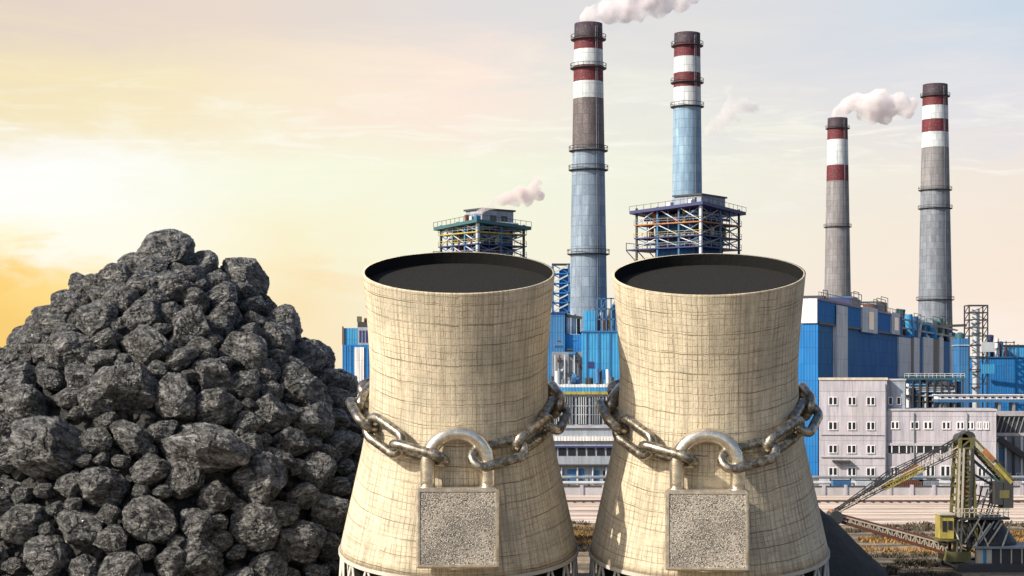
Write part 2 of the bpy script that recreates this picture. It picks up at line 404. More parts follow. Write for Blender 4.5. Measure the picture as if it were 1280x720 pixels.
# ------------------------------------------------------------------ cooling towers, chains, padlocks
TILT = R(15.9); DB = 174.0; LT = 28.4
PROF = [(684, 148.5), (674, 146), (658, 142.5), (640, 138.5), (620, 134), (600, 129.6), (580, 125), (560, 120.6), (540, 117), (520, 114), (500, 112.2), (480, 111.2),
        (460, 111), (440, 111.6), (420, 112.8), (400, 114.3), (380, 116.2), (360, 118.2), (341, 120)]
def axis_pt(tt): return DB - tt * math.sin(TILT), gz(692, DB) + tt * math.cos(TILT)
def t_of_y(py):
    lo, hi = -1, 32
    for _ in range(40):
        m = (lo + hi) / 2; d, z = axis_pt(m)
        if HY - (z - HC) * F / d > py: lo = m
        else: hi = m
    return lo
TR = sorted((t_of_y(y), wd * axis_pt(t_of_y(y))[0] / F) for y, wd in PROF)
def rad(tt): return float(np.interp(tt, [a for a, _ in TR], [b for _, b in TR]))
T0, T1 = TR[0][0], TR[-1][0]

def link_mesh():
    L, W, r = 6.1, 2.95, .46
    a, b = (L - W) / 2, (W - 2 * r) / 2
    pts = []
    for i in range(13):
        q = -math.pi / 2 + math.pi * i / 12; pts.append(Vector((a + b * math.cos(q), b * math.sin(q), 0)))
    for i in range(13):
        q = math.pi / 2 + math.pi * i / 12; pts.append(Vector((-a + b * math.cos(q), b * math.sin(q), 0)))
    return MB().sweep(pts, r, 14, True)
link0 = None
N_LEG = 26
def tower(px, dy, label_t, label_c, label_p):
    global link0
    zb = gz(692 + dy, DB); YAW = -math.atan2(gx(px, DB), DB); loc = Vector((gx(px, DB), DB, zb)); rot = (TILT, 0, YAW)
    def warp(m):
        for v in m.v:
            rr = math.hypot(v.x, v.y)
            if v.z < T0 + 6 and rr > 0: v.z += 1.55 * (-v.y / rr) * min(1, 1 - (v.z - T0) / 6)
        return m
    root = thing('cooling_tower', label_t, 'cooling tower', loc, rot, 'padlocked cooling towers')
    n = 28; prof = [(rad(T0 + (T1 - T0) * i / n), T0 + (T1 - T0) * i / n) for i in range(n + 1)]
    th = .2
    s = MB(); full = [(prof[0][0] - th, prof[0][1])] + prof + [(prof[-1][0] + .02, T1 + .12), (prof[-1][0] - th, T1 + .12)]
    s.lathe(full, 128, None, urad=9.5); warp(s).build('shell', M['shell'], root, True)
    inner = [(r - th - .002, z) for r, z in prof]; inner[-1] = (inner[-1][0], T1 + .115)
    s = MB(); s.lathe([(r, z) for r, z in reversed(inner)], 96); warp(s).build('inner_wall', M['sooty_shade'], root, True)  # near-black wall colour carries the shade inside the shell
    s = MB(); s.disc(rad(T1 - 1.0) - th - .02, T1 - 1.0, 96); s.build('mouth_shade_deck', M['mouth_shade'], root)  # dark sheet added below the rim in place of the mouth's shade
    s = MB(); r0 = rad(T0); s.lathe([(r0 - .5, T0 - .35), (r0 + .1, T0 - .35), (r0 + .1, T0 - .003), (r0 - .5, T0 - .003)], 128); warp(s).build('base_ring', M['leg'], root)
    c, sn = math.cos(TILT), math.sin(TILT)
    def down(a, rr):           # where a strut leaving the ring at angle a meets the ground
        x, y = rr * math.sin(a), -rr * math.cos(a)
        zt = T0 - .35 + 1.55 * math.cos(a) * 1.05; z_w = zb + y * sn + zt * c
        k = (z_w - .0) / c
        return Vector((x, y, zt)), Vector((x * 1.02, y * 1.02, zt)) + Vector((0, -k * sn, -k * c)) * 1.0
    for i in range(N_LEG):
        for sg in (-1, 1):
            a0 = 2 * math.pi * (i + .5) / N_LEG; a1 = a0 + sg * math.pi / N_LEG * .92
            top, _ = down(a0 + sg * .012, r0 - .2); _, foot = down(a1, r0 - .2)
            MB().tube(top, foot, .13, .15, 8).build('leg', M['leg'], root, True)
    s = MB(); s.lathe([(r0 - 1.5, T0 - 9.5), (r0 - 1.0, T0 - .36)], 64); warp(s).build('shade_drum', M['sooty_shade'], root, True)  # dark drum added behind the legs to stand for interior shade
    # chain: links round the shell, both ends held by the shackle
    tc = t_of_y(505); sag = 2.05
    def cpos(phi):
        q = tc - sag * max(0, math.cos(phi)) ** 2
        if abs(phi) > R(125): q = tc
        off = .62 + .6 * max(0, math.cos(phi)) ** 2
        r = rad(q) + off
        return Vector((r * math.sin(phi), -r * math.cos(phi), q))
    ph0 = R(20.5); NL = 13
    angs = np.linspace(-ph0, -2 * math.pi + ph0, 2001); P = [cpos(((a + math.pi) % (2 * math.pi)) - math.pi) for a in angs]
    cum = np.concatenate([[0], np.cumsum([(P[i + 1] - P[i]).length for i in range(2000)])])
    ch = thing('chain', label_c, 'chain', loc, rot, 'chains round the cooling towers')
    for i in range(NL):
        sp_ = np.interp(cum[-1] * i / (NL - 1), cum, angs)
        def P_at(a): return cpos(((a + math.pi) % (2 * math.pi)) - math.pi)
        p = P_at(sp_); tg = (P_at(sp_ - .02) - P_at(sp_ + .02)).normalized()
        nr = Vector((p.x, p.y, 0)).normalized(); nr = (nr - tg * nr.dot(tg)).normalized(); bu = nr.cross(tg)
        if bu.z < 0: bu = -bu
        side = 1 if i < NL / 2 else -1
        roll = R(52) * side if i % 2 == 0 else R(-16) * side
        wd = bu * math.cos(roll) + nr * math.sin(roll); nz = tg.cross(wd)
        if link0 is None: o = link_mesh().build('link', M['chain'], None, True); link0 = o
        else: o = link0.copy(); COL.objects.link(o)
        o.parent = ch
        mt = Matrix((tg, wd, nz)).transposed().to_4x4(); mt.translation = p + nr * (.25 if i % 2 == 0 else -.05)
        o.matrix_basis = mt
    # padlock
    tm = Matrix.Translation(Vector((0, math.hypot(loc.x, DB), zb))) @ Matrix.Rotation(TILT, 4, 'X')
    front = min((tm @ Vector((0, -rad(q), q))).y for q in np.linspace(t_of_y(560), t_of_y(700), 30))
    T = 2.3; dp = front - .1 - T / 2; s_ = dp / F
    zb2 = gz(709 + dy, dp); Wd, Hd = 103 * s_, 100 * s_
    pr = thing('padlock', label_p, 'padlock', (-math.sin(YAW) * dp - .11, math.cos(YAW) * dp, zb2), (0, 0, YAW), group='padlocks on the cooling towers')
    b = MB(); bv = .16
    x, y = Wd / 2, T / 2
    ring = lambda e, z: [(-x + e, -y + e * .0, z), (x - e, -y, z), (x - e, y, z), (-x + e, y, z)]
    # body: a block with chamfered edges
    def oct_ring(e, z, cut):
        X_, Y_ = x - e, y - e
        return [(-X_ + cut, -Y_, z), (X_ - cut, -Y_, z), (X_, -Y_ + cut, z), (X_, Y_ - cut, z), (X_ - cut, Y_, z), (-X_ + cut, Y_, z), (-X_, Y_ - cut, z), (-X_, -Y_ + cut, z)]
    rings = [oct_ring(bv, 0, bv), oct_ring(0, bv, bv), oct_ring(0, Hd - bv, bv), oct_ring(bv, Hd, bv)]
    o = len(b.v)
    for rg in rings: b.v += [Vector(q) for q in rg]
    for i in range(3):
        for j in range(8):
            b.face([i * 8 + j, i * 8 + (j + 1) % 8, (i + 1) * 8 + (j + 1) % 8, (i + 1) * 8 + j], 1 if (i != 1 or j % 2 == 1) else 0)
    b.face(list(range(7, -1, -1)), 0); b.face(list(range(24, 32)), 1)
    body = b.build('body', [M['lock'], M['lockrim']], pr)
    e = .34; f = MB()
    for a in ((-x + bv, x - bv, Hd - e, Hd - bv), (-x + bv, x - bv, bv, e), (-x + bv, -x + e, e, Hd - e), (x - e, x - bv, e, Hd - e)):
        f.box(a[0], a[1], -y - .05, -y - .002, a[2], a[3])
    f.build('raised_edge', M['lockrim'], body)
    rs = 9.3 * s_; ax = 37.5 * s_; zt = (709 - 579) * s_
    path = [Vector((-ax, 0, Hd - .5)), Vector((-ax, 0, Hd + .6)), Vector((-ax, 0, zt - .4))] + [Vector((-ax * math.cos(math.pi * k / 24), 0, zt + ax * math.sin(math.pi * k / 24))) for k in range(25)] + \
           [Vector((ax, 0, zt - .4)), Vector((ax, 0, Hd + .6)), Vector((ax, 0, Hd - .5))]
    MB().sweep(path, rs, 20, up=Vector((0, 1, 0))).build('shackle', M['shackle'], pr, True)
    for sx in (-ax, ax):
        MB().lathe([(rs + .02, Hd + .003), (rs + .14, Hd + .003), (rs + .12, Hd + .09), (rs + .02, Hd + .09)], 24, c=(sx, 0, 0)).build('collar', M['lockrim'], pr, True)
    MB().lathe([(.9, -.12), (.9, .02), (.0, .02)], 24).lathe([(.0, -.12), (.9, -.12)], 24).build('keyway', M['lockrim'], pr)
tower(573.5, 0, 'cream concrete cooling tower with dark open top beside the coal heap', 'heavy steel chain wrapped round the cooling tower beside the coal heap', 'closed speckled padlock hanging on the cooling tower beside the coal heap')
tower(885.5, 2, 'cream concrete cooling tower with dark open top in front of the blue hall', 'heavy steel chain wrapped round the cooling tower in front of the blue hall', 'closed speckled padlock hanging on the cooling tower in front of the blue hall')

# ------------------------------------------------------------------ coal heap of single lumps
DP = 206.0; SP = DP / F; PX = 205
HPROF = [(2, 296), (18, 304), (42, 320), (66, 334), (100, 350), (120, 362), (140, 380), (160, 398), (178, 415), (200, 435), (218, 452), (240, 478), (258, 500), (282, 545), (302, 585), (320, 632), (335, 690), (342, 700)]
HZ = [gz(y, DP) for _, y in HPROF][::-1]; HR = [max(2, wd - 19) * SP for wd, _ in HPROF][::-1]
AX = Vector((gx(PX, DP), DP, 0))
def hrad(z, psi):
    k = 1 + .10 * math.cos(psi) ** 2 * (math.cos(psi) > 0) + .02 * noise.noise(Vector((math.sin(psi) * 2, math.cos(psi) * 2, z * .09)))
    return float(np.interp(z, HZ, HR)) * k
def hpt(z, psi, off=0):
    r = max(0, hrad(z, psi) + off); return AX + Vector((r * math.sin(psi), -r * math.cos(psi), z))
def project(p): return 640 + p.x * F / p.y, HY - (p.z - HC) * F / p.y

def ico(sub):
    import bmesh
    bm = bmesh.new(); bmesh.ops.create_icosphere(bm, subdivisions=sub, radius=1)
    v = [x.co.copy() for x in bm.verts]; f = [[q.index for q in p.verts] for p in bm.faces]; bm.free(); return v, f
def lump_verts(v, seed, detail=1.0):
    """a broken block: a ball cut by random planes, stepped along its bedding, chipped and roughened"""
    rn = random.Random(seed); off = Vector((rn.uniform(-50, 50), rn.uniform(-50, 50), rn.uniform(-50, 50)))
    pl = []
    for _ in range(20):
        d = Vector((rn.gauss(0, 1), rn.gauss(0, 1), rn.gauss(0, 1))).normalized(); pl.append((d, rn.uniform(.66, .93)))
    axl = Vector((rn.gauss(0, .5), rn.gauss(0, .5), 1)).normalized()
    out = []; fine_ = len(v) > 5000
    for d in v:
        r = 1.02; wv = .05 * noise.noise(d * 2.2 + off)
        for nrm, o in pl:
            q = d.dot(nrm)
            if q > .05: r = min(r, (o + wv) / q)
        r += .05 * noise.noise(d * 1.4 - off)
        ly = axl.dot(d) * 4.5 + 1.2 * noise.noise(d * 1.5 + off * .5); fr = ly - math.floor(ly)
        amp = max(0, .5 + noise.noise(d * 1.1 + off * .3))
        r += .05 * amp * (fr if fr < .85 else (1 - fr) * 5.67) * detail
        crk = abs(noise.noise(d * 2.3 - off)); r -= .07 * max(0, .06 - crk) / .06 * detail
        if fine_: r += .03 * noise.noise(d * 5.5 + off) + .022 * (.5 - abs(noise.noise(d * 10 - off)) * 2) + .010 * noise.noise(d * 22 + off)
        out.append(d * r)
    return out
iv5, if5 = ico(6); iv2, if2 = ico(3)
protos = []
for k in range(12):
    me = bpy.data.meshes.new('coal_lump'); me.from_pydata([tuple(p) for p in lump_verts(iv5, 100 + k)], [], if5); me.materials.append(M['coal'])
    protos.append(me)
placed = []
def fits(p, r, k=.80):
    for q, s in placed:
        if (p - q).length < k * (r + s): return False
    return True
fixed = [(203, 318, 42, .66), (160, 485, 46, .8), (60, 560, 62, .62), (255, 562, 58, .6), (322, 602, 38, .95), (303, 442, 36, .85), (122, 402, 29, .9), (178, 396, 27, .9), (238, 412, 32, .9), (282, 396, 20, 1),
         (372, 487, 36, .9), (90, 442, 36, .8), (318, 662, 34, .9), (185, 650, 38, .75), (30, 655, 34, .7), (130, 610, 34, .8), (265, 470, 26, 1), (305, 345, 34, .8), (350, 410, 30, .9), (20, 480, 34, .8), (45, 430, 22, .9),
         (270, 510, 34, .8), (390, 530, 32, .9), (395, 590, 26, .9), (230, 600, 28, .9), (190, 590, 26, .8), (120, 500, 26, .8), (35, 510, 32, .8), (410, 640, 30, .9), (145, 350, 26, .9), (220, 360, 24, .9), (335, 520, 26, 1), (100, 660, 32, .8), (375, 680, 34, .9), (250, 700, 36, .8), (60, 700, 36, .8), (150, 715, 30, .8), (330, 715, 28, .8), (215, 705, 26, .9)]
def on_heap(px, py):
    """the point of the heap's face that lies on this line of sight"""
    best = None
    for d in np.arange(150, DP + .1, .5):
        p = at(px, py, d); q = p - AX; psi = math.atan2(q.x, -q.y)
        if p.z < HZ[-1] and math.hypot(q.x, q.y) < hrad(max(p.z, 0), psi): return p
    return at(px, py, DP)
lumps = []
for px_, py_, r_, asp in fixed:
    p = on_heap(px_, py_); rr = r_ * p.y / F
    lumps.append((p + Vector((0, rr * .1, 0)), rr * 1.06, asp)); placed.append((p, rr * .86))
for count, lo, hi, tries in ((34, 2.2, 2.9, 6000), (110, 1.5, 2.1, 14000), (400, .95, 1.4, 30000)):
    n = 0
    for _ in range(tries):
        if n >= count or len(lumps) >= 292: break
        z = random.uniform(.5, HZ[-1]); psi = random.uniform(R(-112), R(112)); r = random.uniform(lo, hi)
        p = hpt(z, psi); u_, v_ = project(p)
        if v_ > 738 or u_ < -25 or u_ > 520 or (u_ > 465 and v_ > 480): continue
        if not fits(p, r, .80): continue
        placed.append((p, r)); n += 1
        q = (p - AX); q.z = 0
        lumps.append((p - q.normalized() * r * .1 - Vector((0, 0, r * .1)), r * 1.08, random.uniform(.6, .92)))
top_i = max(range(len(lumps)), key=lambda i: lumps[i][0].z)
for i, (p, r, asp) in enumerate(lumps):
    o = bpy.data.objects.new('coal_lump', protos[i % len(protos)]); COL.objects.link(o)
    o.location = p; o.scale = (r, r * random.uniform(.85, 1.05), r * asp)
    o.rotation_euler = (random.uniform(-.45, .45), random.uniform(-.45, .45), random.uniform(0, 6.28))
    lab = 'rough black lump of coal packed into the tall coal heap'
    if i == 0: lab = 'broad craggy coal lump crowning the very top of the heap'
    tag(o, lab, 'coal lump', 'coal lumps heaped up')
# small coal between the lumps, one mass, and the body of the heap underneath
vv, ff = [], []
small = [np.array(lump_verts(iv2, 300 + k, .8)) for k in range(8)]; fa = np.array(if2); off = 0
for k in range(2600):
    z = random.uniform(0, HZ[-1] - .5); psi = random.uniform(R(-115), R(115)); p = hpt(z, psi, -1.5)
    u_, v_ = project(p)
    if v_ > 760 or u_ < -40 or (u_ > 520): continue
    r = random.choice((.3, .4, .5, .6, .7, .85)); rm = np.array(Matrix.Rotation(random.uniform(0, 6.28), 3, Vector((random.gauss(0, 1), random.gauss(0, 1), random.gauss(0, 1))).normalized()))
    vv.append(small[k % 8] @ rm.T * r + np.array(p)); ff.append(fa + off); off += len(small[0])
me = bpy.data.meshes.new('coal_rubble'); me.from_pydata(np.concatenate(vv).tolist(), [], np.concatenate(ff).tolist()); me.materials.append(M['coal_fine'])
o = bpy.data.objects.new('coal_rubble', me); COL.objects.link(o)
tag(o, 'small broken coal filling the gaps between the big lumps of the heap', 'coal', kind='stuff')
core = MB(); nz, npsi = 40, 96; oo = 0
for i in range(nz + 1):
    z = HZ[-1] * i / nz - .3
    for j in range(npsi):
        a = 2 * math.pi * j / npsi; rr = hrad(max(z, 0), a) - 2.0; core.v.append(AX + Vector((max(.05, rr) * math.sin(a), -max(.05, rr) * math.cos(a), z - .6)))
for i in range(nz):
    for j in range(npsi): core.face([i * npsi + j, i * npsi + (j + 1) % npsi, (i + 1) * npsi + (j + 1) % npsi, (i + 1) * npsi + j])
o = core.build('coal_slack', M['heap'], None, True); tag(o, 'black coal slack under the lumps of the tall heap', 'coal', kind='stuff')

# dark smooth heap next to the second tower
DH = 190.0; hm = MB(); c0 = Vector((gx(1006, DH), DH, 0)); n = 90; nr_ = 26
for i in range(nr_ + 1):
    for j in range(n):
        a = 2 * math.pi * j / n; rr = 9.0 * i / nr_; d = Vector((math.sin(a), -math.cos(a), 0))
        z = 8.7 * (1 - (rr / 9.0)) - .35 * math.exp(-rr * 1.2) + .22 * noise.fractal((c0 + d * rr) * .5, 1, 2, 4)
        hm.v.append(c0 + d * rr + Vector((0, 0, max(-.05, z) if i < nr_ else -.05)))
for i in range(nr_):
    for j in range(n): hm.face([i * n + j, i * n + (j + 1) % n, (i + 1) * n + (j + 1) % n, (i + 1) * n + j])
tag(hm.build('slag_heap', M['heap'], None, True), 'smooth black cone of fine coal between the cooling tower and the boom tip', 'coal heap')

# ------------------------------------------------------------------ chimneys and smoke
def chimney(d, cx, top, bands, wtop, ytop2, wbot, ybot, rings, label, tilt=0):
    """bands: (y, material) from the top down in picture lines; wtop half width at top, wbot half width at ybot"""
    s = d / F; root = thing('chimney', label, 'chimney', (gx(cx, d), d, 0), group='striped power station chimneys')
    zt = gz(top, d)
    def hw(y): return (wtop + (wbot - wtop) * (y - top) / (ybot - top)) * s
    mats, prof, mis = [], [], []
    ys = [b[0] for b in bands] + [HY + HC / s]
    for i, (y, mk) in enumerate(bands):
        if M[mk] not in mats: mats.append(M[mk])
        prof.append((hw(y), gz(y, d))); mis.append(mats.index(M[mk]))
    prof.append((hw(ys[-1]), 0))
    prof = prof[::-1]; mis = mis[::-1]
    th = min(1.0, wtop * s * .2)
    prof += [(hw(top) - th, zt), (hw(top) - th, zt - 6)]; mats.append(M['sooty_shade']); mis += [mats.index(M['sooty_shade'])] * 2
    m = MB(); m.lathe(prof, 48, mis, urad=hw(top) * 1.2); m.disc(hw(top) - th, zt - 5.9, 48, mats.index(M['sooty_shade'])); m.build('shaft', mats, root, True)
    for y in rings:
        z = gz(y, d); r = hw(y); m = MB()
        m.lathe([(r + .01, z - .3), (r + .75, z - .05), (r + .75, z + .08), (r + .01, z + .08)], 40)
        m.lathe([(r + .7, z + .95), (r + .78, z + .95), (r + .78, z + 1.08), (r + .7, z + 1.08), (r + .7, z + .95)], 40)
        for k in range(20):
            a = 2 * math.pi * k / 20; m.bar(((r + .74) * math.sin(a), (r + .74) * math.cos(a), z), ((r + .74) * math.sin(a), (r + .74) * math.cos(a), z + 1.05), .07)
        m.build('gallery', M['dark'], root)
    m = MB(); a = R(28)
    def lp(z, da, o=.35):
        y = HY + (HC - z) / s; return Vector(((hw(y) + o) * math.sin(a + da), -(hw(y) + o) * math.cos(a + da), z))
    for da in (-.06, .06): m.bar(lp(2, da), lp(zt - 1, da), .1)
    z = 3
    while z < zt - 1: m.bar(lp(z, -.06), lp(z, .06), .07); z += 1.2
    m.build('ladder', M['grey'], root)
    return root
C1 = [(30, 'st_cap'), (48, 'st_red'), (63, 'st_white'), (83, 'st_red'), (103, 'st_white'), (124, 'st_brown'), (187, 'st_grey')]
chimney(400, 735.5, 30, C1, 17.5, 0, 23.5, 385, (50, 86, 189, 213, 318), 'tallest chimney with red and white bands and a brown section, trailing smoke')
C2 = [(42, 'st_cap'), (55, 'st_red'), (72, 'st_white'), (92, 'st_red'), (110, 'st_white'), (133, 'st_blue')]
chimney(455, 859, 42, C2, 16.2, 0, 18.5, 245, (58, 104, 134), 'light blue chimney with red and white top rising behind a steel boiler frame')
C3 = [(148, 'st_cap'), (160, 'st_red'), (175, 'st_white'), (207, 'st_red'), (227, 'st_ash')]
chimney(665, 1047, 148, C3, 12.3, 0, 16.5, 375, (161, 284), 'thin grey chimney with one white band behind the blue hall, trailing smoke')
C4 = [(106, 'st_cap'), (120, 'st_red'), (133, 'st_white'), (150, 'st_red'), (166, 'st_white'), (185, 'st_ash'), (240, 'st_mix')]
chimney(600, 1169, 106, C4, 15.2, 0, 21, 400, (121, 238, 261, 375), 'grey chimney with two white bands standing behind the far end of the blue hall')

iv4, if4 = ico(3)
def plume(d, puffs, dens, col, label, seed):
    s = d / F; vs, fs = [], []; off = 0
    x0, y0, r0 = puffs[0]; org = at(x0, y0, d)
    for k, (x, y, r) in enumerate(puffs):
        p = at(x, y, d) - org + Vector((0, random.uniform(-.5, .5) * r * s, 0))
        for q in iv4:
            rr = r * s * (1 + .35 * noise.fractal(q * 2.0 + Vector((k * 3.1, seed, 0)), 1, 2, 3)); vs.append(tuple(p + q * rr * 1.12))
        fs += [[i + off for i in f] for f in if4]; off += len(iv4)
    me = bpy.data.meshes.new('smoke_plume'); me.from_pydata(vs, [], fs); me.materials.append(smoke_mat('smoke', dens, col, seed))
    o = bpy.data.objects.new('smoke_plume', me); COL.objects.link(o); o.location = org
    rm = o.modifiers.new('merge', 'REMESH'); rm.mode = 'VOXEL'; rm.voxel_size = .45 * d / 410
    tag(o, label, 'smoke', 'smoke plumes')
plume(400, [(735, 31, 8), (734, 25, 9), (737, 19, 10), (748, 15, 11), (762, 17, 12), (764, 6, 12), (780, 14, 13), (782, 0, 14), (797, 15, 12), (806, 5, 14), (822, 12, 10), (832, 3, 12), (850, 4, 11), (846, -10, 12), (825, -12, 14), (800, -14, 14), (865, -6, 10)], 1.0, (.95, .93, .955), 'thick white smoke blowing off the tallest chimney', 3)
plume(665, [(1046, 149, 7), (1047, 143, 7), (1052, 138, 8), (1060, 131, 9), (1072, 128, 11), (1085, 132, 13), (1090, 145, 9), (1098, 124, 12), (1110, 132, 13), (1107, 147, 8), (1124, 128, 11), (1132, 140, 9), (1140, 130, 7), (1078, 143, 7)], .75, (.95, .925, .94), 'white smoke drifting between the two grey chimneys', 9)
plume(412, [(599, 266, 4), (602, 263, 4), (608, 259, 5), (617, 256, 6), (627, 251, 7), (637, 247, 8), (645, 252, 7), (650, 241, 8), (660, 243, 8), (668, 237, 8), (672, 229, 6), (660, 252, 6), (675, 245, 6)], 1.2, (.91, .84, .85), 'small pinkish smoke puff above the smaller steel boiler frame', 15)
plume(470, [(883, 172, 5), (888, 163, 7), (897, 155, 9), (905, 148, 9), (912, 138, 10), (918, 126, 9), (930, 132, 9), (942, 134, 7), (922, 145, 7), (903, 165, 6), (911, 112, 7)], .36, (.95, .935, .95), 'faint thin smoke beside the light blue chimney', 22)

# ------------------------------------------------------------------ steel boiler frames
def boiler_frame(d, xc, yroof, xl, xr, alpha, label, roofmat, decky, casing, left_deck_mat, pent):
    s = d / F; al = R(alpha)
    A = (xc - xl) * s / math.cos(al); B = (xr - xc) * s / math.sin(al); H = gz(yroof, d)
    root = thing('boiler_house', label, 'boiler house', (gx(xc, d), d, 0), (0, 0, R(90) - al), 'open steel boiler frames')
    def P(u, w_, z): return Vector((w_, u, z))              # u along the left face, w along the right face
    zs = [0] + [gz(y, d) for y in sorted(decky, reverse=True)] + [H - .5]
    cols = [(u, w_) for u in (0, A / 3, 2 * A / 3, A) for w_ in (0, B / 2, B) if u in (0, A) or w_ in (0, B)]
    for u, w_ in cols:
        MB().bar(P(u, w_, 0), P(u, w_, H - .35), .62 if (u, w_) == (0, 0) else .45).build('column', M['pale'] if (u, w_) == (0, 0) else (M['bluesteel'] if (u == 0 or w_ == 0) and not (u == A or w_ == B) else M['dark']), root)
    for k, z in enumerate(zs[1:-1]):
        m = MB().box(-.5, B + .5, -.5, A + .5, z - .28, z)
        m.build('floor_deck', left_deck_mat if k == len(zs) - 3 else M['navy'], root)
        rl = MB()
        for (a, b_) in ((P(-.6, -.45, 0), P(A + .5, -.45, 0)), (P(-.45, -.6, 0), P(-.45, B + .5, 0))):
            for hh in (.6, 1.15): rl.bar(a + Vector((0, 0, z + hh)), b_ + Vector((0, 0, z + hh)), .09)
            for q in range(9): c_ = a.lerp(b_, q / 8); rl.bar(c_ + Vector((0, 0, z + .003)), c_ + Vector((0, 0, z + 1.15)), .08)
        rl.build('railing', M['yellow'] if k % 2 else M['grey'], root)
    zl = zs[-4:] if len(zs) > 4 else zs[1:]
    for za, zb in zip(zl, zl[1:]):
        for i in range(3):
            u0, u1 = A * i / 3, A * (i + 1) / 3; f = (za + .2, zb - .3)
            if i == 2: f = f[::-1]
            MB().bar(P(u0, -.05, f[0]), P(u1, -.05, f[1]), .2).build('brace', M['pale'], root)
            if i != 1: MB().bar(P(u0, .1, f[1]), P(u1, .1, f[0]), .2).build('brace', M['bluesteel'], root)
            MB().bar(P((u0 + u1) / 2, .05, za), P((u0 + u1) / 2, .05, zb - .3), .2).build('post', M['navy'], root)
        for i in range(2):
            w0, w1 = B * i / 2, B * (i + 1) / 2
            MB().bar(P(-.05, w0, za + .2), P(-.05, w1, zb - .3), .26).build('brace', M['bluesteel'] if i else M['grey'], root)
            MB().bar(P(.08, w0, zb - .3), P(.08, w1, za + .2), .22).build('brace', M['bluesteel'], root)
            MB().bar(P(.05, (w0 + w1) / 2, za), P(.05, (w0 + w1) / 2, zb - .3), .2).build('post', M['navy'], root)
    sl_ = .075
    def rz(u, w_): return H - sl_ * (u + w_) * .75
    rm = MB(); e = 1.3
    cs = [(-e, -e), (-e, B + e), (A + e, B + e), (A + e, -e)]
    rm.hexa([P(u, w_, rz(u, w_) - .75) for u, w_ in cs] + [P(u, w_, rz(u, w_)) for u, w_ in cs]); rm.build('roof', roofmat, root)
    MB().box(B * .16, B * .92, A * .2, A * .8, 0, H - 2.6).build('boiler_casing', casing, root)
    rn = random.Random(int(xc))
    for k in range(16):
        w_ = rn.uniform(.1, .85) * B; u = rn.choice((.12, .2, .88)) * A; z = rn.choice(zl[:-1]); mk = rn.choice(('orange', 'bluesteel', 'pale', 'teal', 'yellow', 'rust'))
        if k % 2: u, w_ = rn.uniform(.1, .9) * A, rn.choice((.1, .18)) * B
        MB().tube(P(u, w_, z + .01), P(u, w_, z + rn.uniform(2, 3.2)), rn.uniform(.4, .9), None, 12).build('vessel', M[mk], root)
    for k in range(14):
        z = rn.choice(zl[:-1]) + rn.uniform(1, 3); u = A * rn.uniform(.08, .25)
        if k % 2: a, b_ = P(u, B * .05, z), P(u, B * .95, z)
        else: a, b_ = P(A * .05, B * .12, z), P(A * .95, B * .12, z)
        MB().tube(a, b_, rn.uniform(.18, .4), None, 10).build('pipe', M[rn.choice(('bluesteel', 'pale', 'rust', 'grey'))], root)
    rl = MB()
    for (a, b_) in (((-e, -e), (A + e, -e)), ((-e, -e), (-e, B + e))):
        for q in range(11):
            u = a[0] + (b_[0] - a[0]) * q / 10; w_ = a[1] + (b_[1] - a[1]) * q / 10; rl.bar(P(u, w_, rz(u, w_)), P(u, w_, rz(u, w_) + 1.1), .08)
        rl.bar(P(*a, rz(*a) + 1.1), P(*b_, rz(*b_) + 1.1), .09)
    rl.build('roof_railing', M['dark'], root)
    u0, u1, w0, w1, h, mw, mr = pent
    z0 = rz(A * u0, B * w0) - 1.3; ph = MB().box(B * w0, B * w1, A * u0, A * u1, z0, z0 + h).build('penthouse', mw, root)
    MB().box(B * w0 - .4, B * w1 + .4, A * u0 - .4, A * u1 + .4, z0 + h + .003, z0 + h + .4).build('penthouse_roof', mr, ph)
    for k in (.25, .6):
        MB().box(B * (w0 + (w1 - w0) * k), B * (w0 + (w1 - w0) * (k + .2)), A * u0 - .06, A * u0 - .003, z0 + h * .35, z0 + h * .75).build('penthouse_window', M['glass'], ph)
    for k in range(5):
        u, w_ = A * rn.uniform(.1, .5), B * rn.uniform(.02, .35); h = rn.uniform(1, 2.4)
        MB().box(w_, w_ + rn.uniform(.6, 1.6), u, u + rn.uniform(.6, 1.6), rz(u, w_) - .3, rz(u, w_) + h).build('roof_unit', M[rn.choice(('rust', 'olive', 'grey', 'bluesteel', 'pale'))], root)
    # side platform low on the left, with struts
    z = zl[0]; MB().box(B * .0, B * .6, A + .51, A + 3.2, z - .3, z).build('side_platform', M['navy'], root)
    m = MB()
    for w_ in (0, B * .3, B * .6):
        m.bar(P(A + 3.1, w_, z - .01), P(A + 3.1, w_, z + 1.6), .14); m.bar(P(A + 3.1, w_, z - .3), P(A + .3, w_, z - 3), .2)
    m.bar(P(A + 3.1, 0, z + 1.6), P(A + 3.1, B * .6, z + 1.6), .14); m.build('side_railing', M['dark'], root)
boiler_frame(412, 597, 275, 549, 655, 50, 'smaller open steel boiler frame with teal roof edge behind the tower by the heap', M['teal'], [289, 304, 318, 335, 370, 410, 460], M['blue2'], M['yellow'], (.25, .7, .3, .98, 4.7, M['render2'], M['dark']))
boiler_frame(425, 876, 253, 800, 933, 38, 'larger open steel boiler frame with navy roof at the foot of the light blue chimney', M['navy'], [276, 293, 307, 325, 365, 410, 460], M['blue2'], M['orange'], (.2, .62, .35, .98, 4.4, M['render2'], M['dark']))

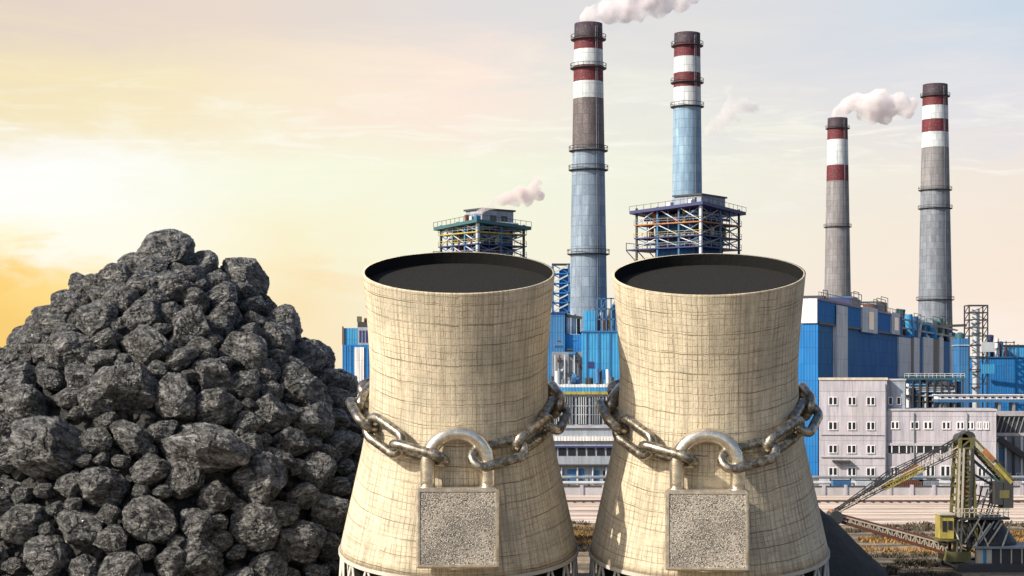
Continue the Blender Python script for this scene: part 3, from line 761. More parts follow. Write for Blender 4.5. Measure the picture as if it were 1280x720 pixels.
# ------------------------------------------------------------------ window helper for flat fronts
def window(par, x0, x1, z0, z1, y, n=2, fr=.14, fm=None, pm=None):
    w_ = MB(); fm = fm or M['frame']; pm = pm or M['glass']
    w_.box(x0 - fr, x1 + fr, y - .12, y - .003, z1, z1 + fr).box(x0 - fr, x1 + fr, y - .2, y - .003, z0 - fr, z0)
    w_.box(x0 - fr, x0, y - .12, y - .003, z0, z1).box(x1, x1 + fr, y - .12, y - .003, z0, z1)
    for k in range(1, n): c_ = x0 + (x1 - x0) * k / n; w_.box(c_ - fr * .9, c_ + fr * .9, y - .11, y - .003, z0, z1)
    f = w_.build('window', fm, par)
    MB().box(x0, x1, y - .05, y - .002, z0, z1).build('pane', pm, f)

# office block, four storeys, with the long lower wing
DO = 330.0; so_ = DO / F
root = thing('office_block', 'pale lavender four-storey office block with a long lower wing in front of the hall', 'office building', (gx(1025, DO), DO, 0), (0, 0, -R(9.2)))
ox = lambda px: (px - 1025) * so_
oz = lambda py: gz(py, DO)
zt, zl_ = oz(475), oz(513)
MB().box(0, ox(1107), 0, 13, 0, zt).build('wall', M['render'], root)
MB().box(ox(1107) + .003, ox(1130), 2.0, 13, 0, oz(475.5)).build('stair_wall', M['render2'], root)
lw = MB().box(ox(1107) + .003, ox(1239), .6, 1.99, 0, zl_).box(ox(1130) + .003, ox(1239), 1.99, 12, 0, zl_).build('wing_wall', M['render'], root)
m = MB().box(-.15, ox(1107) + .15, -.18, 13.1, zt + .003, zt + .45); m.build('parapet', M['cream'], root)
MB().box(ox(1107) + .16, ox(1240), .4, 12.2, zl_ + .003, zl_ + .35).build('wing_parapet', M['cement'], root)
MB().box(ox(1107) + .16, ox(1131), 1.8, 12.8, oz(475.5) + .003, oz(475.5) + .3).build('stair_parapet', M['cement'], root)
for py in (501, 532, 561, 589):
    for px_ in (1041, 1064, 1087): window(root, ox(px_ - 4.6 + random.uniform(-.6, .6)), ox(px_ + 4.6), oz(py + 4.6), oz(py - 4.2), 0, 2, .13)
for px_ in (1112, 1122): window(root, ox(px_ - 1.8), ox(px_ + 1.8), oz(505), oz(497), 2.0, 1)
for px_, w_ in ((1117, 4), (1141, 4.2), (1157, 4.2), (1179, 4), (1196, 3.6), (1208, 3.4), (1219, 2.2), (1227, 2.2)): window(root, ox(px_ - w_), ox(px_ + w_), oz(535), oz(527.5), .6, 2, .18)
MB().box(ox(1107) + .05, ox(1183), .3, .597, oz(556.5), oz(553.5)).build('ledge', M['cement'], root)
MB().box(ox(1109), ox(1135), .52, .597, oz(566), oz(557)).build('ribbon_window', M['glass'], root)
MB().box(ox(1137), ox(1181), .52, .597, oz(565), oz(557)).build('ribbon_window', M['glass'], root)
for px_ in (1113, 1122, 1131, 1143, 1152, 1163, 1172): MB().bar((ox(px_), .47, oz(565.5)), (ox(px_), .47, oz(557)), .18).build('mullion', M['frame'], root)
for px_, y0, y1, w_ in ((1116, 584, 598, 3.5), (1160, 582, 596, 4.5), (1178, 582, 596, 5), (1200, 582, 597, 4), (1222, 584, 596, 4)): window(root, ox(px_ - w_), ox(px_ + w_), oz(y1), oz(y0), .6, 2, .18)
for px_ in (1135, 1146): MB().box(ox(px_ - 4), ox(px_ + 4), .5, .597, .05, 3.4).build('door', M['bluesteel'], root)
MB().box(ox(1040), ox(1062), -1.3, -.003, oz(577), oz(575)).build('canopy', M['dark'], root)
MB().box(ox(1026), ox(1105), -.25, -.003, oz(571.5), oz(570)).build('string_course', M['cement'], root)
MB().box(ox(1026), ox(1105), -.2, -.003, oz(543.5), oz(542.5)).build('string_course', M['cement'], root)
for px_ in (1105, 1140, 1204): MB().tube((ox(px_), -.2 if px_ < 1107 else .4, .2), (ox(px_), -.2 if px_ < 1107 else .4, oz(480 if px_ < 1107 else 516)), .12, None, 8).build('drainpipe', M['grey'], root)

# ------------------------------------------------------------------ long blue hall, seen along its side
P0 = Vector((gx(1023, 365), 365)); U_ = Vector((89, 234)).normalized(); ZT = gz(375, 365)
ang = math.atan2(U_.y, U_.x)
root = thing('boiler_hall', 'long bright blue industrial hall with white strips and a crowded roof', 'industrial hall', (P0.x, P0.y, 0), (0, 0, ang))
def s_of(px):
    u = (px - 640) / F; return (P0.y * u - P0.x) / (U_.x - U_.y * u)
def hz(px, py):
    d = P0.y + U_.y * s_of(px); return gz(py, d)
LH = s_of(1200); GW = 36.0
# local x along the long side, local y into the building (to the left of the walk), so the long side is y = 0
zb = hz(1024, 403)
MB().box(0, LH, .5, GW, 0, zb).build('lower_wall', M['blue2'], root)
MB().box(0, s_of(1128), .0, GW, zb + .003, ZT).build('upper_wall', M['blue'], root)
MB().box(s_of(1128) + .003, LH, 4, GW, zb + .003, ZT - 3).build('upper_wall', M['blue2'], root)
MB().box(-.5, -.003, 0, GW, 0, ZT - .2).build('gable_wall', M['blue'], root)
MB().box(-.7, s_of(1128), -.25, GW, ZT + .003, ZT + .5).build('roof_edge', M['navy'], root)
MB().box(0, s_of(1128), -.2, -.003, zb - .35, zb + .15).build('string_course', M['dark'], root)
def strip(p0, p1, y0, y1, mk, dep=.35, nm='white_panel', base=0.0):
    a, b_ = s_of(p0), s_of(p1); pm = (p0 + p1) / 2
    return MB().box(a, b_, base - dep, base - .003, hz(pm, y1), hz(pm, y0)).build(nm, M[mk], root)
a, b_ = s_of(1044), s_of(1057); MB().box(a, b_, -.5, -.21, hz(1050, 474), ZT - .3).build('white_strip', M['white'], root)
MB().box(a, b_, -.2, .497, hz(1050, 474), zb - .36).build('white_strip_backing', M['white'], root)
strip(1076, 1095, 384, 416, 'white', .4); strip(1084, 1090, 390, 412, 'glass', .06, 'louvre_window', -.4)
strip(1113, 1123, 391, 418, 'white', .4); strip(1116, 1121, 397, 413, 'glass', .06, 'louvre_window', -.4)
for k, (p0, p1) in enumerate(((1124, 1139), (1143, 1150), (1155, 1167), (1175, 1180), (1189, 1199))):
    a, b_ = s_of(p0), s_of(p1); MB().box(a, b_, .1, .497, hz((p0 + p1) / 2, 471), hz((p0 + p1) / 2, 422)).build('white_panel', M['white'], root)
for p0, p1 in ((1139.6, 1142.6), (1167.5, 1174)):
    a, b_ = s_of(p0), s_of(p1); MB().box(a, b_, .2, .497, hz((p0 + p1) / 2, 471), hz((p0 + p1) / 2, 424)).build('dark_panel', M['dark'], root)
MB().box(-.9, -.503, .1, 3.4, hz(1024, 404), ZT + .3).build('corner_panel', M['white'], root)
MB().box(-.9, -.503, GW * .30, GW * .42, hz(1024, 403), ZT + .3).build('corner_panel', M['white'], root)
for gy in (5, 10, 15, 20, 25, 30): MB().box(-.62, -.503, gy, gy + .25, 0, ZT - 1).build('downpipe', M['navy'], root)
rn = random.Random(4)
for px_, w_, h_, mk in ((1046, 5, 7, 'dark'), (1082, 13, 11, 'navy'), (1086, 6, 14, 'bluesteel'), (1106, 5, 9, 'rust'), (1115, 18, 11, 'grey'), (1120, 8, 15, 'dark'), (1133, 14, 16, 'bluesteel'), (1141, 9, 13, 'sky'), (1150, 11, 16, 'teal'),
                        (1158, 9, 18, 'bluesteel'), (1166, 8, 17, 'pale'), (1173, 8, 15, 'sky'), (1180, 8, 18, 'grey'), (1187, 7, 20, 'teal'), (1194, 6, 17, 'navy')):
    a = s_of(px_ - w_ / 2); b_ = s_of(px_ + w_ / 2); d = P0.y + U_.y * a; sy = rn.uniform(2, 5); z0 = ZT + .51 if px_ < 1128 else ZT - 2.99
    o = MB().box(a, min(b_, a + 14), sy, sy + 6, z0, z0 + h_ * d / F * 1.05).build('roof_unit', M[mk], root)
    q = MB()
    for xx in (a, min(b_, a + 14)): q.bar((xx, sy - .2, z0), (xx, sy - .2, z0 + h_ * d / F * 1.05 + 1.2), .16)
    q.bar((a, sy - .2, z0 + h_ * d / F * 1.05 + 1.2), (min(b_, a + 14), sy - .2, z0 + h_ * d / F * 1.05 + 1.2), .14); q.build('unit_railing', M['dark'], o)
q = MB()
for k in range(46):
    x_ = s_of(1128) * k / 45; q.bar((x_, -.1, ZT + .503), (x_, -.1, ZT + 1.7), .1)
q.bar((0, -.1, ZT + 1.7), (s_of(1128), -.1, ZT + 1.7), .1); q.build('roof_railing', M['dark'], root)
for k in range(22):             # pipes and vents standing along the recessed upper side of the far end
    x_ = s_of(1130) + (LH - s_of(1130)) * k / 22 + rn.uniform(-2, 2); mk = rn.choice(('pale', 'pale', 'bluesteel', 'dark', 'sky', 'teal')); z1 = rn.uniform(ZT - 6, ZT + 3)
    MB().tube((x_, rn.uniform(1, 3), zb + .01), (x_, rn.uniform(1, 3), z1), rn.uniform(.5, 1.4), None, 10).build('vent_pipe', M[mk], root)
for z_ in (zb + 2, zb + 4.4): MB().bar((s_of(1130), .9, z_), (LH, .9, z_), .3, .5).build('pipe_run', M['grey'], root)
# small roof cabin by the cooling tower
MB().box(4, 8, 20, 25, ZT + .51, ZT + 4).build('roof_cabin', M['sky'], root)
q = MB()
for x_ in (4, 8):
    for y_ in (19, 26): q.bar((x_, y_, ZT + .51), (x_, y_, ZT + 5.5), .2)
for y_ in (19, 26): q.bar((4, y_, ZT + 5.5), (8, y_, ZT + 5.5), .2)
for x_ in (4, 8): q.bar((x_, 19, ZT + 5.5), (x_, 26, ZT + 5.5), .2)
q.build('cabin_frame', M['dark'], root)

# pipe rack between the office wing and the hall
DR = 352.0; sr = DR / F
root = thing('pipe_rack', 'dense grey pipe rack with a teal deck between the office wing and the blue hall', 'pipe rack', (gx(1131, DR), DR, 0))
rx = lambda px: (px - 1131) * sr
rz_ = lambda py: gz(py, DR)
MB().box(rx(1130), rx(1206), 0, 5, rz_(474.5), rz_(472)).build('deck', M['teal'], root)
MB().box(rx(1130), rx(1206), .3, 5, rz_(495), rz_(493.5)).build('deck', M['dark'], root)
for px_ in range(1132, 1208, 9): MB().bar((rx(px_), .2, 0), (rx(px_), .2, rz_(467)), .3).build('column', M['dark'], root)
rn = random.Random(12)
for k in range(40):
    x_ = rx(rn.uniform(1131, 1205)); y_ = rn.uniform(.6, 4.5); r_ = rn.uniform(.18, .55)
    MB().tube((x_, y_, rn.choice((0, 2, rz_(510)))), (x_, y_, rz_(rn.uniform(474.6, 488))), r_, None, 8).build('pipe', M[rn.choice(('pale', 'pale', 'frame', 'grey', 'dark', 'bluesteel', 'navy'))], root)
for k in range(9):
    z_ = rz_(rn.uniform(476, 510)); a = rx(rn.uniform(1131, 1160)); MB().tube((a, .4, z_), (a + rn.uniform(3, 9), .4, z_), .2, None, 8).build('cross_pipe', M[rn.choice(('pale', 'dark', 'grey', 'sky'))], root)
for px_ in (1150, 1188): MB().box(rx(px_), rx(px_ + 6), 1, 3, rz_(493.4), rz_(482)).build('cabinet', M['render2'], root)
q = MB()
for z_ in (rz_(469.5), rz_(467)): q.bar((rx(1131), .1, z_), (rx(1206), .1, z_), .12)
for px_ in range(1131, 1207, 5): q.bar((rx(px_), .1, rz_(472)), (rx(px_), .1, rz_(467)), .1)
q.build('railing', M['pale'], root)

# stack inside a lattice frame
DS = 420.0; ss = DS / F; root = thing('flue_stack', 'pale steel flue pipe inside a square black lattice frame beside the blue store', 'flue stack', (gx(1220, DS), DS, 0))
hw_ = 11.5 * ss; zt = gz(382, DS)
MB().tube((0, 0, 0), (0, 0, zt - .8), 4.6 * ss, None, 20).build('flue_pipe', M['pale'], root, False)
for y_ in (392, 405, 418, 432, 448, 465, 485): MB().lathe([(4.6 * ss + .01, gz(y_, DS)), (4.6 * ss + .25, gz(y_, DS)), (4.6 * ss + .25, gz(y_, DS) + .35), (4.6 * ss + .01, gz(y_, DS) + .35)], 20).build('flange', M['grey'], root)
for sx in (-1, 1):
    for sy in (-1, 1): MB().bar((sx * hw_, sy * hw_, 0), (sx * hw_, sy * hw_, zt), .28).build('column', M['dark'], root)
ys = [382, 391, 400, 410, 420, 432, 446, 462, 480]
for k, y_ in enumerate(ys):
    z_ = gz(y_, DS); q = MB()
    for sx in (-1, 1): q.bar((sx * hw_, -hw_, z_), (sx * hw_, hw_, z_), .24); q.bar((-hw_, sx * hw_, z_), (hw_, sx * hw_, z_), .24)
    q.build('ring_beam', M['dark'], root)
    if k < len(ys) - 1:
        z2 = gz(ys[k + 1], DS); q = MB()
        for sx in (-1, 1): q.bar((sx * hw_, -hw_, z_), (sx * hw_, hw_, z2), .14)
        q.bar((-hw_, -hw_, z_ if k % 2 else z2), (hw_, -hw_, z2 if k % 2 else z_), .14); q.build('brace', M['dark'], root)
MB().bar((-hw_ - 8, 1, gz(408, DS)), (-hw_, 0, gz(406.5, DS)), .5, .6).build('feed_bridge', M['dark'], root)
for k, y_ in enumerate((428, 455)): MB().box(hw_ * .3, hw_ + 1.5, -hw_ - .6, -hw_ - .13, gz(y_ + 12, DS), gz(y_, DS)).build('control_box', M['sky'] if k else M['pale'], root)

# blue store on the far side, with plant on its roof
DB2 = 430.0; sb = DB2 / F; root = thing('blue_store', 'plain blue windowless store with tanks and pipes on its roof', 'store', (gx(1232, DB2), DB2, 0))
bx = lambda px: (px - 1232) * sb
bz = lambda py: gz(py, DB2)
MB().box(0, bx(1330), 0, 25, 0, bz(447)).build('wall', M['blue'], root)
MB().box(-.3, bx(1330) + .3, -.3, 25, bz(447) + .003, bz(446)).build('roof_edge', M['bluesteel'], root)
MB().box(bx(1263), bx(1300), 6, 20, bz(446) + .003, bz(432)).build('roof_house', M['sky'], root)
MB().box(bx(1262), bx(1301), 5.7, 20, bz(432) + .003, bz(430.5)).build('house_roof', M['dark'], root)
rn = random.Random(8)
for px_, y_, r_, mk in ((1236, 424, 3.2, 'pale'), (1243, 419, 3.5, 'navy'), (1250, 423, 3, 'frame'), (1256, 427, 2.5, 'bluesteel'), (1239, 431, 2, 'sky'), (1261, 434, 2, 'rust'), (1247, 432, 2, 'teal')):
    MB().tube((bx(px_), rn.uniform(2, 5), bz(446) + .003), (bx(px_), 3, bz(y_)), r_ * sb, None, 12).build('roof_tank', M[mk], root)
q = MB()
for px_ in range(1234, 1275, 5): q.bar((bx(px_), 1, bz(446)), (bx(px_), 1, bz(426 if px_ % 2 else 430)), .2)
for y_ in (428, 436): q.bar((bx(1234), 1, bz(y_)), (bx(1270), 1, bz(y_)), .2)
q.build('pipe_frame', M['dark'], root)
DN = 405.0
root = thing('ash_silo', 'narrow dark blue silo house between the hall and the lattice flue', 'silo', (gx(1199, DN), DN, 0)); sn_ = DN / F
MB().box(0, 12 * sn_, 0, 6, 0, gz(423, DN)).build('wall', M['blue2'], root)
MB().lathe([(1.1, gz(423, DN) + .003), (1.1, gz(417, DN)), (.3, gz(415, DN))], 16, c=(5 * sn_, 3, 0)).build('hopper_cap', M['teal'], root)
MB().box(-.2, 12 * sn_ + .2, -.2, 6.2, gz(432, DN), gz(431, DN)).build('band', M['pale'], root)

# conveyor gallery and grey transfer house on the far side of the office
DG = 322.0; sg_ = DG / F; root = thing('conveyor_gallery', 'long white-topped conveyor gallery on trestles above the office wing roof', 'conveyor', (gx(1172, DG + 18), DG + 18, 0))
kx = lambda px: (px - 1172) * (DG + 18) / F
kz = lambda py: gz(py, DG + 18)
MB().box(0, kx(1330), 0, 3, kz(499), kz(494)).build('gallery_wall', M['white'], root)
MB().box(-.3, kx(1330), -.3, 3.3, kz(494) + .003, kz(493)).build('gallery_roof', M['frame'], root)
MB().box(0, kx(1330), -.1, 3.1, kz(503), kz(499) - .003).build('gallery_floor', M['bluesteel'], root)
for px_ in (1250, 1268, 1292):
    MB().bar((kx(px_), .5, 0), (kx(px_), .5, kz(503)), .5).build('trestle', M['grey'], root); MB().bar((kx(px_), 2.5, 0), (kx(px_), 2.5, kz(503)), .5).build('trestle', M['grey'], root)
for k in range(14): MB().box(kx(1176 + k * 9), kx(1180 + k * 9), -.06, -.003, kz(497.6), kz(495.8)).build('gallery_window', M['glass'], root)
root = thing('transfer_house', 'dark grey transfer house with sloping belt at the edge of the yard', 'industrial building', (gx(1240, 338), 338, 0)); s3 = 338 / F
tx = lambda px: (px - 1240) * s3
tz = lambda py: gz(py, 338)
MB().box(0, tx(1330), 0, 2.2, 0, tz(545)).build('wall', M['grey'], root)
MB().box(0, tx(1330), -.3, 1.9, tz(545) + .003, tz(541)).build('upper_slab', M['cement'], root)
MB().box(tx(1243), tx(1330), .4, 1.6, tz(541) + .003, tz(520)).build('upper_wall', M['dark'], root)
MB().box(0, tx(1330), -.25, 1.7, tz(520) + .003, tz(514)).build('roof_slab', M['cement'], root)
MB().bar((tx(1246), -1.2, tz(548)), (tx(1300), -1.2, tz(585)), .9, 1.1).build('sloping_belt', M['dark'], root)
for px_ in (1246, 1256, 1266, 1276, 1290): MB().bar((tx(px_), -.5, .1), (tx(px_), -.5, tz(546)), .35).build('post', M['pale'] if px_ != 1266 else M['dark'], root)
for k, px_ in enumerate((1248, 1260, 1271)): window(root, tx(px_), tx(px_ + 7), tz(604), tz(592), 0, 2, .15)
for k in range(7): MB().bar((tx(1244 + 6 * k), -.1, tz(541)), (tx(1250 + 6 * k), -.1, tz(521)), .16).build('brace', M['grey'], root)
MB().box(tx(1241), tx(1256), -.2, -.003, tz(575), tz(560)).build('vent', M['bluesteel'], root)

# ------------------------------------------------------------------ plant seen between the two towers, and left of them
DT = 345.0; s4 = DT / F; root = thing('turbine_hall', 'grey turbine hall with bands of dark windows between the two cooling towers', 'industrial building', (gx(596, DT), DT, 0))
hx = lambda px: (px - 596) * s4
hz4 = lambda py: gz(py, DT)
WD = hx(846)
MB().box(0, WD, 0, 20, 0, hz4(493)).build('wall', M['render2'], root)
MB().box(-.3, WD + .3, -.5, 20, hz4(493) + .003, hz4(489.5)).build('yellow_fascia', M['yellow'], root)
MB().box(-.3, WD + .3, -.4, 20, hz4(489.5) + .003, hz4(484)).build('blue_fascia', M['sky'], root)
MB().box(-.3, WD + .3, -.3, 20, hz4(484) + .003, hz4(480.5)).build('parapet', M['white'], root)
for px_ in range(602, 846, 17):
    MB().box(hx(px_), hx(px_ + 14), -.08, -.003, hz4(530), hz4(496)).build('window_bay', M['glass'], root)
    q = MB()
    for k in range(1, 5): q.box(hx(px_ + 2.8 * k) - .1, hx(px_ + 2.8 * k) + .1, -.16, -.083, hz4(530), hz4(496))
    for y_ in (507, 518): q.box(hx(px_), hx(px_ + 14), -.19, -.163, hz4(y_ + .8), hz4(y_))
    q.build('mullion', M['pale'] if px_ % 2 else M['grey'], root)
MB().box(0, WD, -.5, -.003, hz4(551), hz4(545.5)).build('ledge', M['white'], root)
MB().box(0, WD, -.35, -.003, hz4(535), hz4(532)).build('ledge', M['cement'], root)
for px_ in range(602, 846, 12): MB().box(hx(px_), hx(px_ + 9.5), -.08, -.003, hz4(569.5), hz4(560)).build('ribbon_window', M['glass'], root)
MB().box(0, WD, -.4, -.003, hz4(559.5), hz4(557.5)).build('lintel', M['navy'], root)
rn = random.Random(21)
for px_ in range(604, 844, 15): MB().box(hx(px_), hx(px_ + rn.uniform(6, 12)), -.08, -.003, hz4(604), hz4(rn.uniform(584, 590))).build('lower_window', M[rn.choice(('glass', 'bglass', 'glass'))], root)
MB().box(0, WD, -1.2, -.003, hz4(582), hz4(580.5)).build('canopy', M['dark'], root)
for px_ in (702, 722, 741, 758): MB().tube((hx(px_), -.4, 0), (hx(px_), -.4, hz4(584)), .2, None, 8).build('drainpipe', M['pale'], root)
for k in range(12):
    px_ = 690 + k * 7 + rn.uniform(-2, 2); MB().tube((hx(px_), rn.uniform(1, 6), hz4(480.5) + .002), (hx(px_), rn.uniform(1, 6), hz4(rn.uniform(462, 474))), rn.uniform(.25, .7), None, 10).build('roof_vent', M[rn.choice(('grey', 'dark', 'pale', 'dark', 'bluesteel'))], root)

DK = 372.0; s5 = DK / F; root = thing('bunker_block', 'sky blue bunker block at the foot of the tallest chimney', 'industrial building', (gx(728, DK), DK, 0))
k5 = lambda px: (px - 728) * s5
z5 = lambda py: gz(py, DK)
MB().box(0, k5(830), 0, 14, 0, z5(415)).build('wall', M['sky'], root)
MB().box(-.2, k5(830), -.25, 14, z5(415) + .003, z5(413.5)).build('roof_edge', M['bluesteel'], root)
MB().box(k5(731), k5(744), 1, 6, z5(413.5) + .003, z5(388)).build('roof_house', M['sky'], root)
for px_, y_, r_, mk in ((748, 395, 2.5, 'dark'), (753, 390, 2.2, 'pale'), (758, 396, 2.8, 'rust'), (763, 386, 2.4, 'yellow'), (768, 380, 2.4, 'blue2'), (772, 392, 2, 'pale'), (750, 402, 1.6, 'navy'), (761, 404, 1.8, 'bluesteel')):
    MB().tube((k5(px_), 2, z5(413.5) + .003), (k5(px_), 2, z5(y_)), r_ * s5, None, 12).build('roof_pipe', M[mk], root)
q = MB()
for px_ in range(746, 776, 6): q.bar((k5(px_), .6, z5(413.5)), (k5(px_), .6, z5(372)), .25)
for y_ in (373, 386, 399): q.bar((k5(746), .6, z5(y_)), (k5(776), .6, z5(y_)), .25)
for px_ in (746, 758): q.bar((k5(px_), .6, z5(399)), (k5(px_ + 12), .6, z5(374)), .18)
q.build('pipe_frame', M['bluesteel'], root)
for px_ in (733, 748, 762): MB().box(k5(px_), k5(px_) + .25, -.12, -.003, 0, z5(416)).build('downpipe', M['blue2'], root)
MB().box(k5(735), k5(742), -.1, -.003, z5(460), z5(452)).build('louvre', M['navy'], root)
MB().box(k5(752), k5(764), -.1, -.003, z5(473), z5(462)).build('shutter', M['blue'], root)

root = thing('coal_bunker', 'darker blue stepped bunker with ducts behind the turbine hall roof', 'industrial building', (gx(650, 376), 376, 0)); s6 = 376 / F
k6 = lambda px: (px - 650) * s6
z6 = lambda py: gz(py, 376)
MB().box(0, k6(706), 0, 12, 0, z6(392)).build('wall', M['blue2'], root)
MB().box(k6(690), k6(727), -3, -.003, 0, z6(440)).build('lower_wall', M['grey'], root)
MB().box(k6(706) + .003, k6(727), 1, 10, 0, z6(418)).build('side_wall', M['blue'], root)
MB().box(-.2, k6(706) + .2, -.2, 12, z6(392) + .003, z6(390.5)).build('roof_edge', M['navy'], root)
for px_, a, b_, r_, mk in ((711, 417, 394, 3, 'frame'), (718, 417, 392, 3, 'pale'), (724, 417, 397, 2, 'dark')): MB().tube((k6(px_), 4, z6(a)), (k6(px_), 4, z6(b_)), r_ * s6, None, 14).build('duct', M[mk], root)
MB().bar((k6(706), 3, z6(393)), (k6(728), 3, z6(397)), .6).build('duct_bridge', M['dark'], root)
for k in range(10):
    px_ = 692 + rn.uniform(0, 30); z_ = z6(rn.uniform(422, 470)); MB().tube((k6(px_), -3.4, z_), (k6(min(px_ + rn.uniform(4, 12), 727)), -3.4, z_), rn.uniform(.2, .5), None, 8).build('pipe', M[rn.choice(('pale', 'dark', 'bluesteel', 'rust'))], root)
for k in range(6):
    px_ = 693 + k * 6; MB().bar((k6(px_), -3.7, 0), (k6(px_), -3.7, z6(444)), .25).build('post', M['dark'] if k % 2 else M['pale'], root)
# stair lattice on the roof
rt = thing('stair_tower', 'blue steel lattice stair tower beside the tallest chimney', 'stair tower', (gx(701, 386), 386, 0)); s7 = 386 / F
hw_ = 10 * s7; zt = gz(330, 386)
for sx in (-1, 1):
    for sy in (-1, 1): MB().bar((sx * hw_, sy * hw_, 0), (sx * hw_, sy * hw_, zt), .4).build('column', M['bluesteel'], rt)
ys = [330, 342, 354, 366, 378, 390, 410, 440]
for k, y_ in enumerate(ys):
    z_ = gz(y_, 386); MB().box(-hw_ - .2, hw_ + .2, -hw_ - .2, hw_ + .2, z_ - .25, z_).build('landing', M['dark'] if k == 0 else M['blue'], rt)
    if k < len(ys) - 1:
        z2 = gz(ys[k + 1], 386); MB().bar((-hw_, -hw_, z2), (hw_, -hw_, z_ - .3), .3).build('stair_flight', M['pale'], rt)
        MB().bar((hw_, -hw_ + .1, z2), (-hw_, -hw_ + .1, z_ - .3), .2).build('brace', M['bluesteel'], rt)
MB().box(-hw_ * .2, hw_ * .95, -hw_ * .5, hw_ * .9, 0, gz(336, 386)).build('shaft_wall', M['blue'], rt)

root = thing('end_tower', 'slim blue block with a white strip beside the coal heap', 'industrial building', (gx(428, 420), 420, 0)); s8 = 420 / F
k8 = lambda px: (px - 428) * s8
z8 = lambda py: gz(py, 420)
MB().box(0, k8(470), 0, 12, 0, z8(431)).build('wall', M['blue'], root)
MB().box(.3, k8(447), .4, 11, z8(431) + .003, z8(410)).build('upper_wall', M['sky'], root)
MB().box(k8(447) + .003, k8(470), .2, 11, z8(431) + .003, z8(409)).build('upper_house', M['render2'], root)
for px_ in (449, 453, 457): MB().box(k8(px_), k8(px_ + 2.4), .12, .197, z8(428), z8(413)).build('louvre', M['navy'], root)
MB().box(k8(443), k8(455), -.2, -.003, 0, z8(434)).build('white_strip', M['white'], root)
MB().box(k8(446), k8(458), 2, 7, z8(409) + .003, z8(402)).build('roof_house', M['dark'], root)
MB().box(k8(445), k8(450), 2.5, 5, z8(402) + .003, z8(395)).build('roof_unit', M['olive'], root)
MB().tube((k8(456), 4, z8(402)), (k8(456), 4, z8(397)), .5, None, 10).build('roof_vent', M['rust'], root)
for px_ in (431, 438, 459): MB().box(k8(px_), k8(px_) + .3, -.1, -.003, 0, z8(432)).build('downpipe', M['blue2'], root)
MB().bar((.1, .2, z8(431)), (.1, .2, z8(408)), .35).build('corner_post', M['rust'], root)

# ------------------------------------------------------------------ yard edge: low wall, pipeline, containers, rail tracks
DW = 314.0; root = thing('boundary_wall', 'low concrete boundary wall with pillars along the far edge of the yard', 'wall', (gx(560, DW), DW, 0))
WL = (1330 - 560) * DW / F
MB().box(0, WL, 0, .4, 0, 1.5).build('wall_panel', M['cement'], root)
MB().box(0, WL, -.1, .5, 1.503, 1.7).build('coping', M['dark'], root)
for k in range(28): MB().box(WL * k / 28, WL * k / 28 + .6, -.2, -.003, 0, 1.9).build('pillar', M['render'], root)
root = thing('pipeline', 'grey pipeline on low supports running along the plant front', 'pipeline', (gx(560, 320), 320, 0))
for z_, r_, mk in ((1.9, .3, 'pale'), (2.9, .28, 'grey'), (1.0, .24, 'navy')): MB().tube((0, 0, z_), (WL, 0, z_), r_, None, 10).build('pipe', M[mk], root)
for k in range(30): MB().bar((WL * k / 30, .45, 0), (WL * k / 30, .45, 3.2), .25).build('support', M['dark'], root)
rn = random.Random(31)
cl = ['blue steel container with a lid at the end nearest the tower', 'pale container standing between two dark ones', 'dark container at the foot of the office', 'rusty container in front of the office wing', 'grey container in front of the office doors', 'white container in front of the office wing end', 'lavender container near the transfer house']
for k, (px_, mk) in enumerate(((1040, 'bluesteel'), (1068, 'pale'), (1092, 'dark'), (1122, 'rust'), (1148, 'grey'), (1205, 'frame'), (1250, 'render'))):
    d = 317.0; L = rn.uniform(3.2, 5); r_ = thing('container', cl[k], 'container', (gx(px_, d), d, 0), group='containers along the plant front')
    MB().box(0, L, -1, 1, .05, 2.5).build('body', M[mk], r_); q = MB()
    for j in range(12): q.box(L * j / 12 + .05, L * j / 12 + .2, -1.07, -1.003, .2, 2.4)
    q.build('ribs', M[mk], r_); MB().box(-.05, L + .05, -1.05, 1.05, 2.503, 2.6).build('lid', M['dark'], r_)
for k, (d, lab) in enumerate([(296, 'rail track across the sand in front of the boundary wall')]):
    x0, x1 = -90, 200; r_ = thing('rail_track', lab, 'rail track', (x0, d, 0), group=None)
    for dy in (-.75, .75): MB().box(0, x1 - x0, dy - .07, dy + .07, .2, .38).build('rail', M['dark'], r_)
    q = MB()
    for j in range(190): q.box(j * 1.52, j * 1.52 + .3, -1.2, 1.2, .03, .197)
    q.build('sleepers', M['rust'] if k == 0 else M['dark'], r_)['kind'] = 'stuff'

# dry grass and weeds on the bank between the yard and the machine
def grass(name, areas, n, mat, hmin, hmax, label):
    vs, fs = [], []; rn = random.Random(len(name) + n)
    for _ in range(n):
        px0, px1, y0, y1 = rn.choice(areas); py = rn.uniform(y0, y1); d = F * HC / (py - HY); x = gx(rn.uniform(px0, px1), d)
        if noise.noise(Vector((x * .09, d * .16, 3.3 if mat is M['grass_y'] else 9.1))) < .0: continue
        for k in range(5):
            a = rn.uniform(0, 6.28); h = rn.uniform(hmin, hmax); ww = rn.uniform(.06, .16); bx_ = x + rn.uniform(-.4, .4); by = d + rn.uniform(-.4, .4); o = len(vs)
            vs += [(bx_ - ww * math.cos(a), by - ww * math.sin(a), 0), (bx_ + ww * math.cos(a), by + ww * math.sin(a), 0), (bx_ + rn.uniform(-.4, .4), by + rn.uniform(-.4, .4), h)]; fs.append((o, o + 1, o + 2))
    me = bpy.data.meshes.new(name); me.from_pydata(vs, [], fs); me.materials.append(mat); o = bpy.data.objects.new(name, me); COL.objects.link(o)
    tag(o, label, 'grass', kind='stuff')
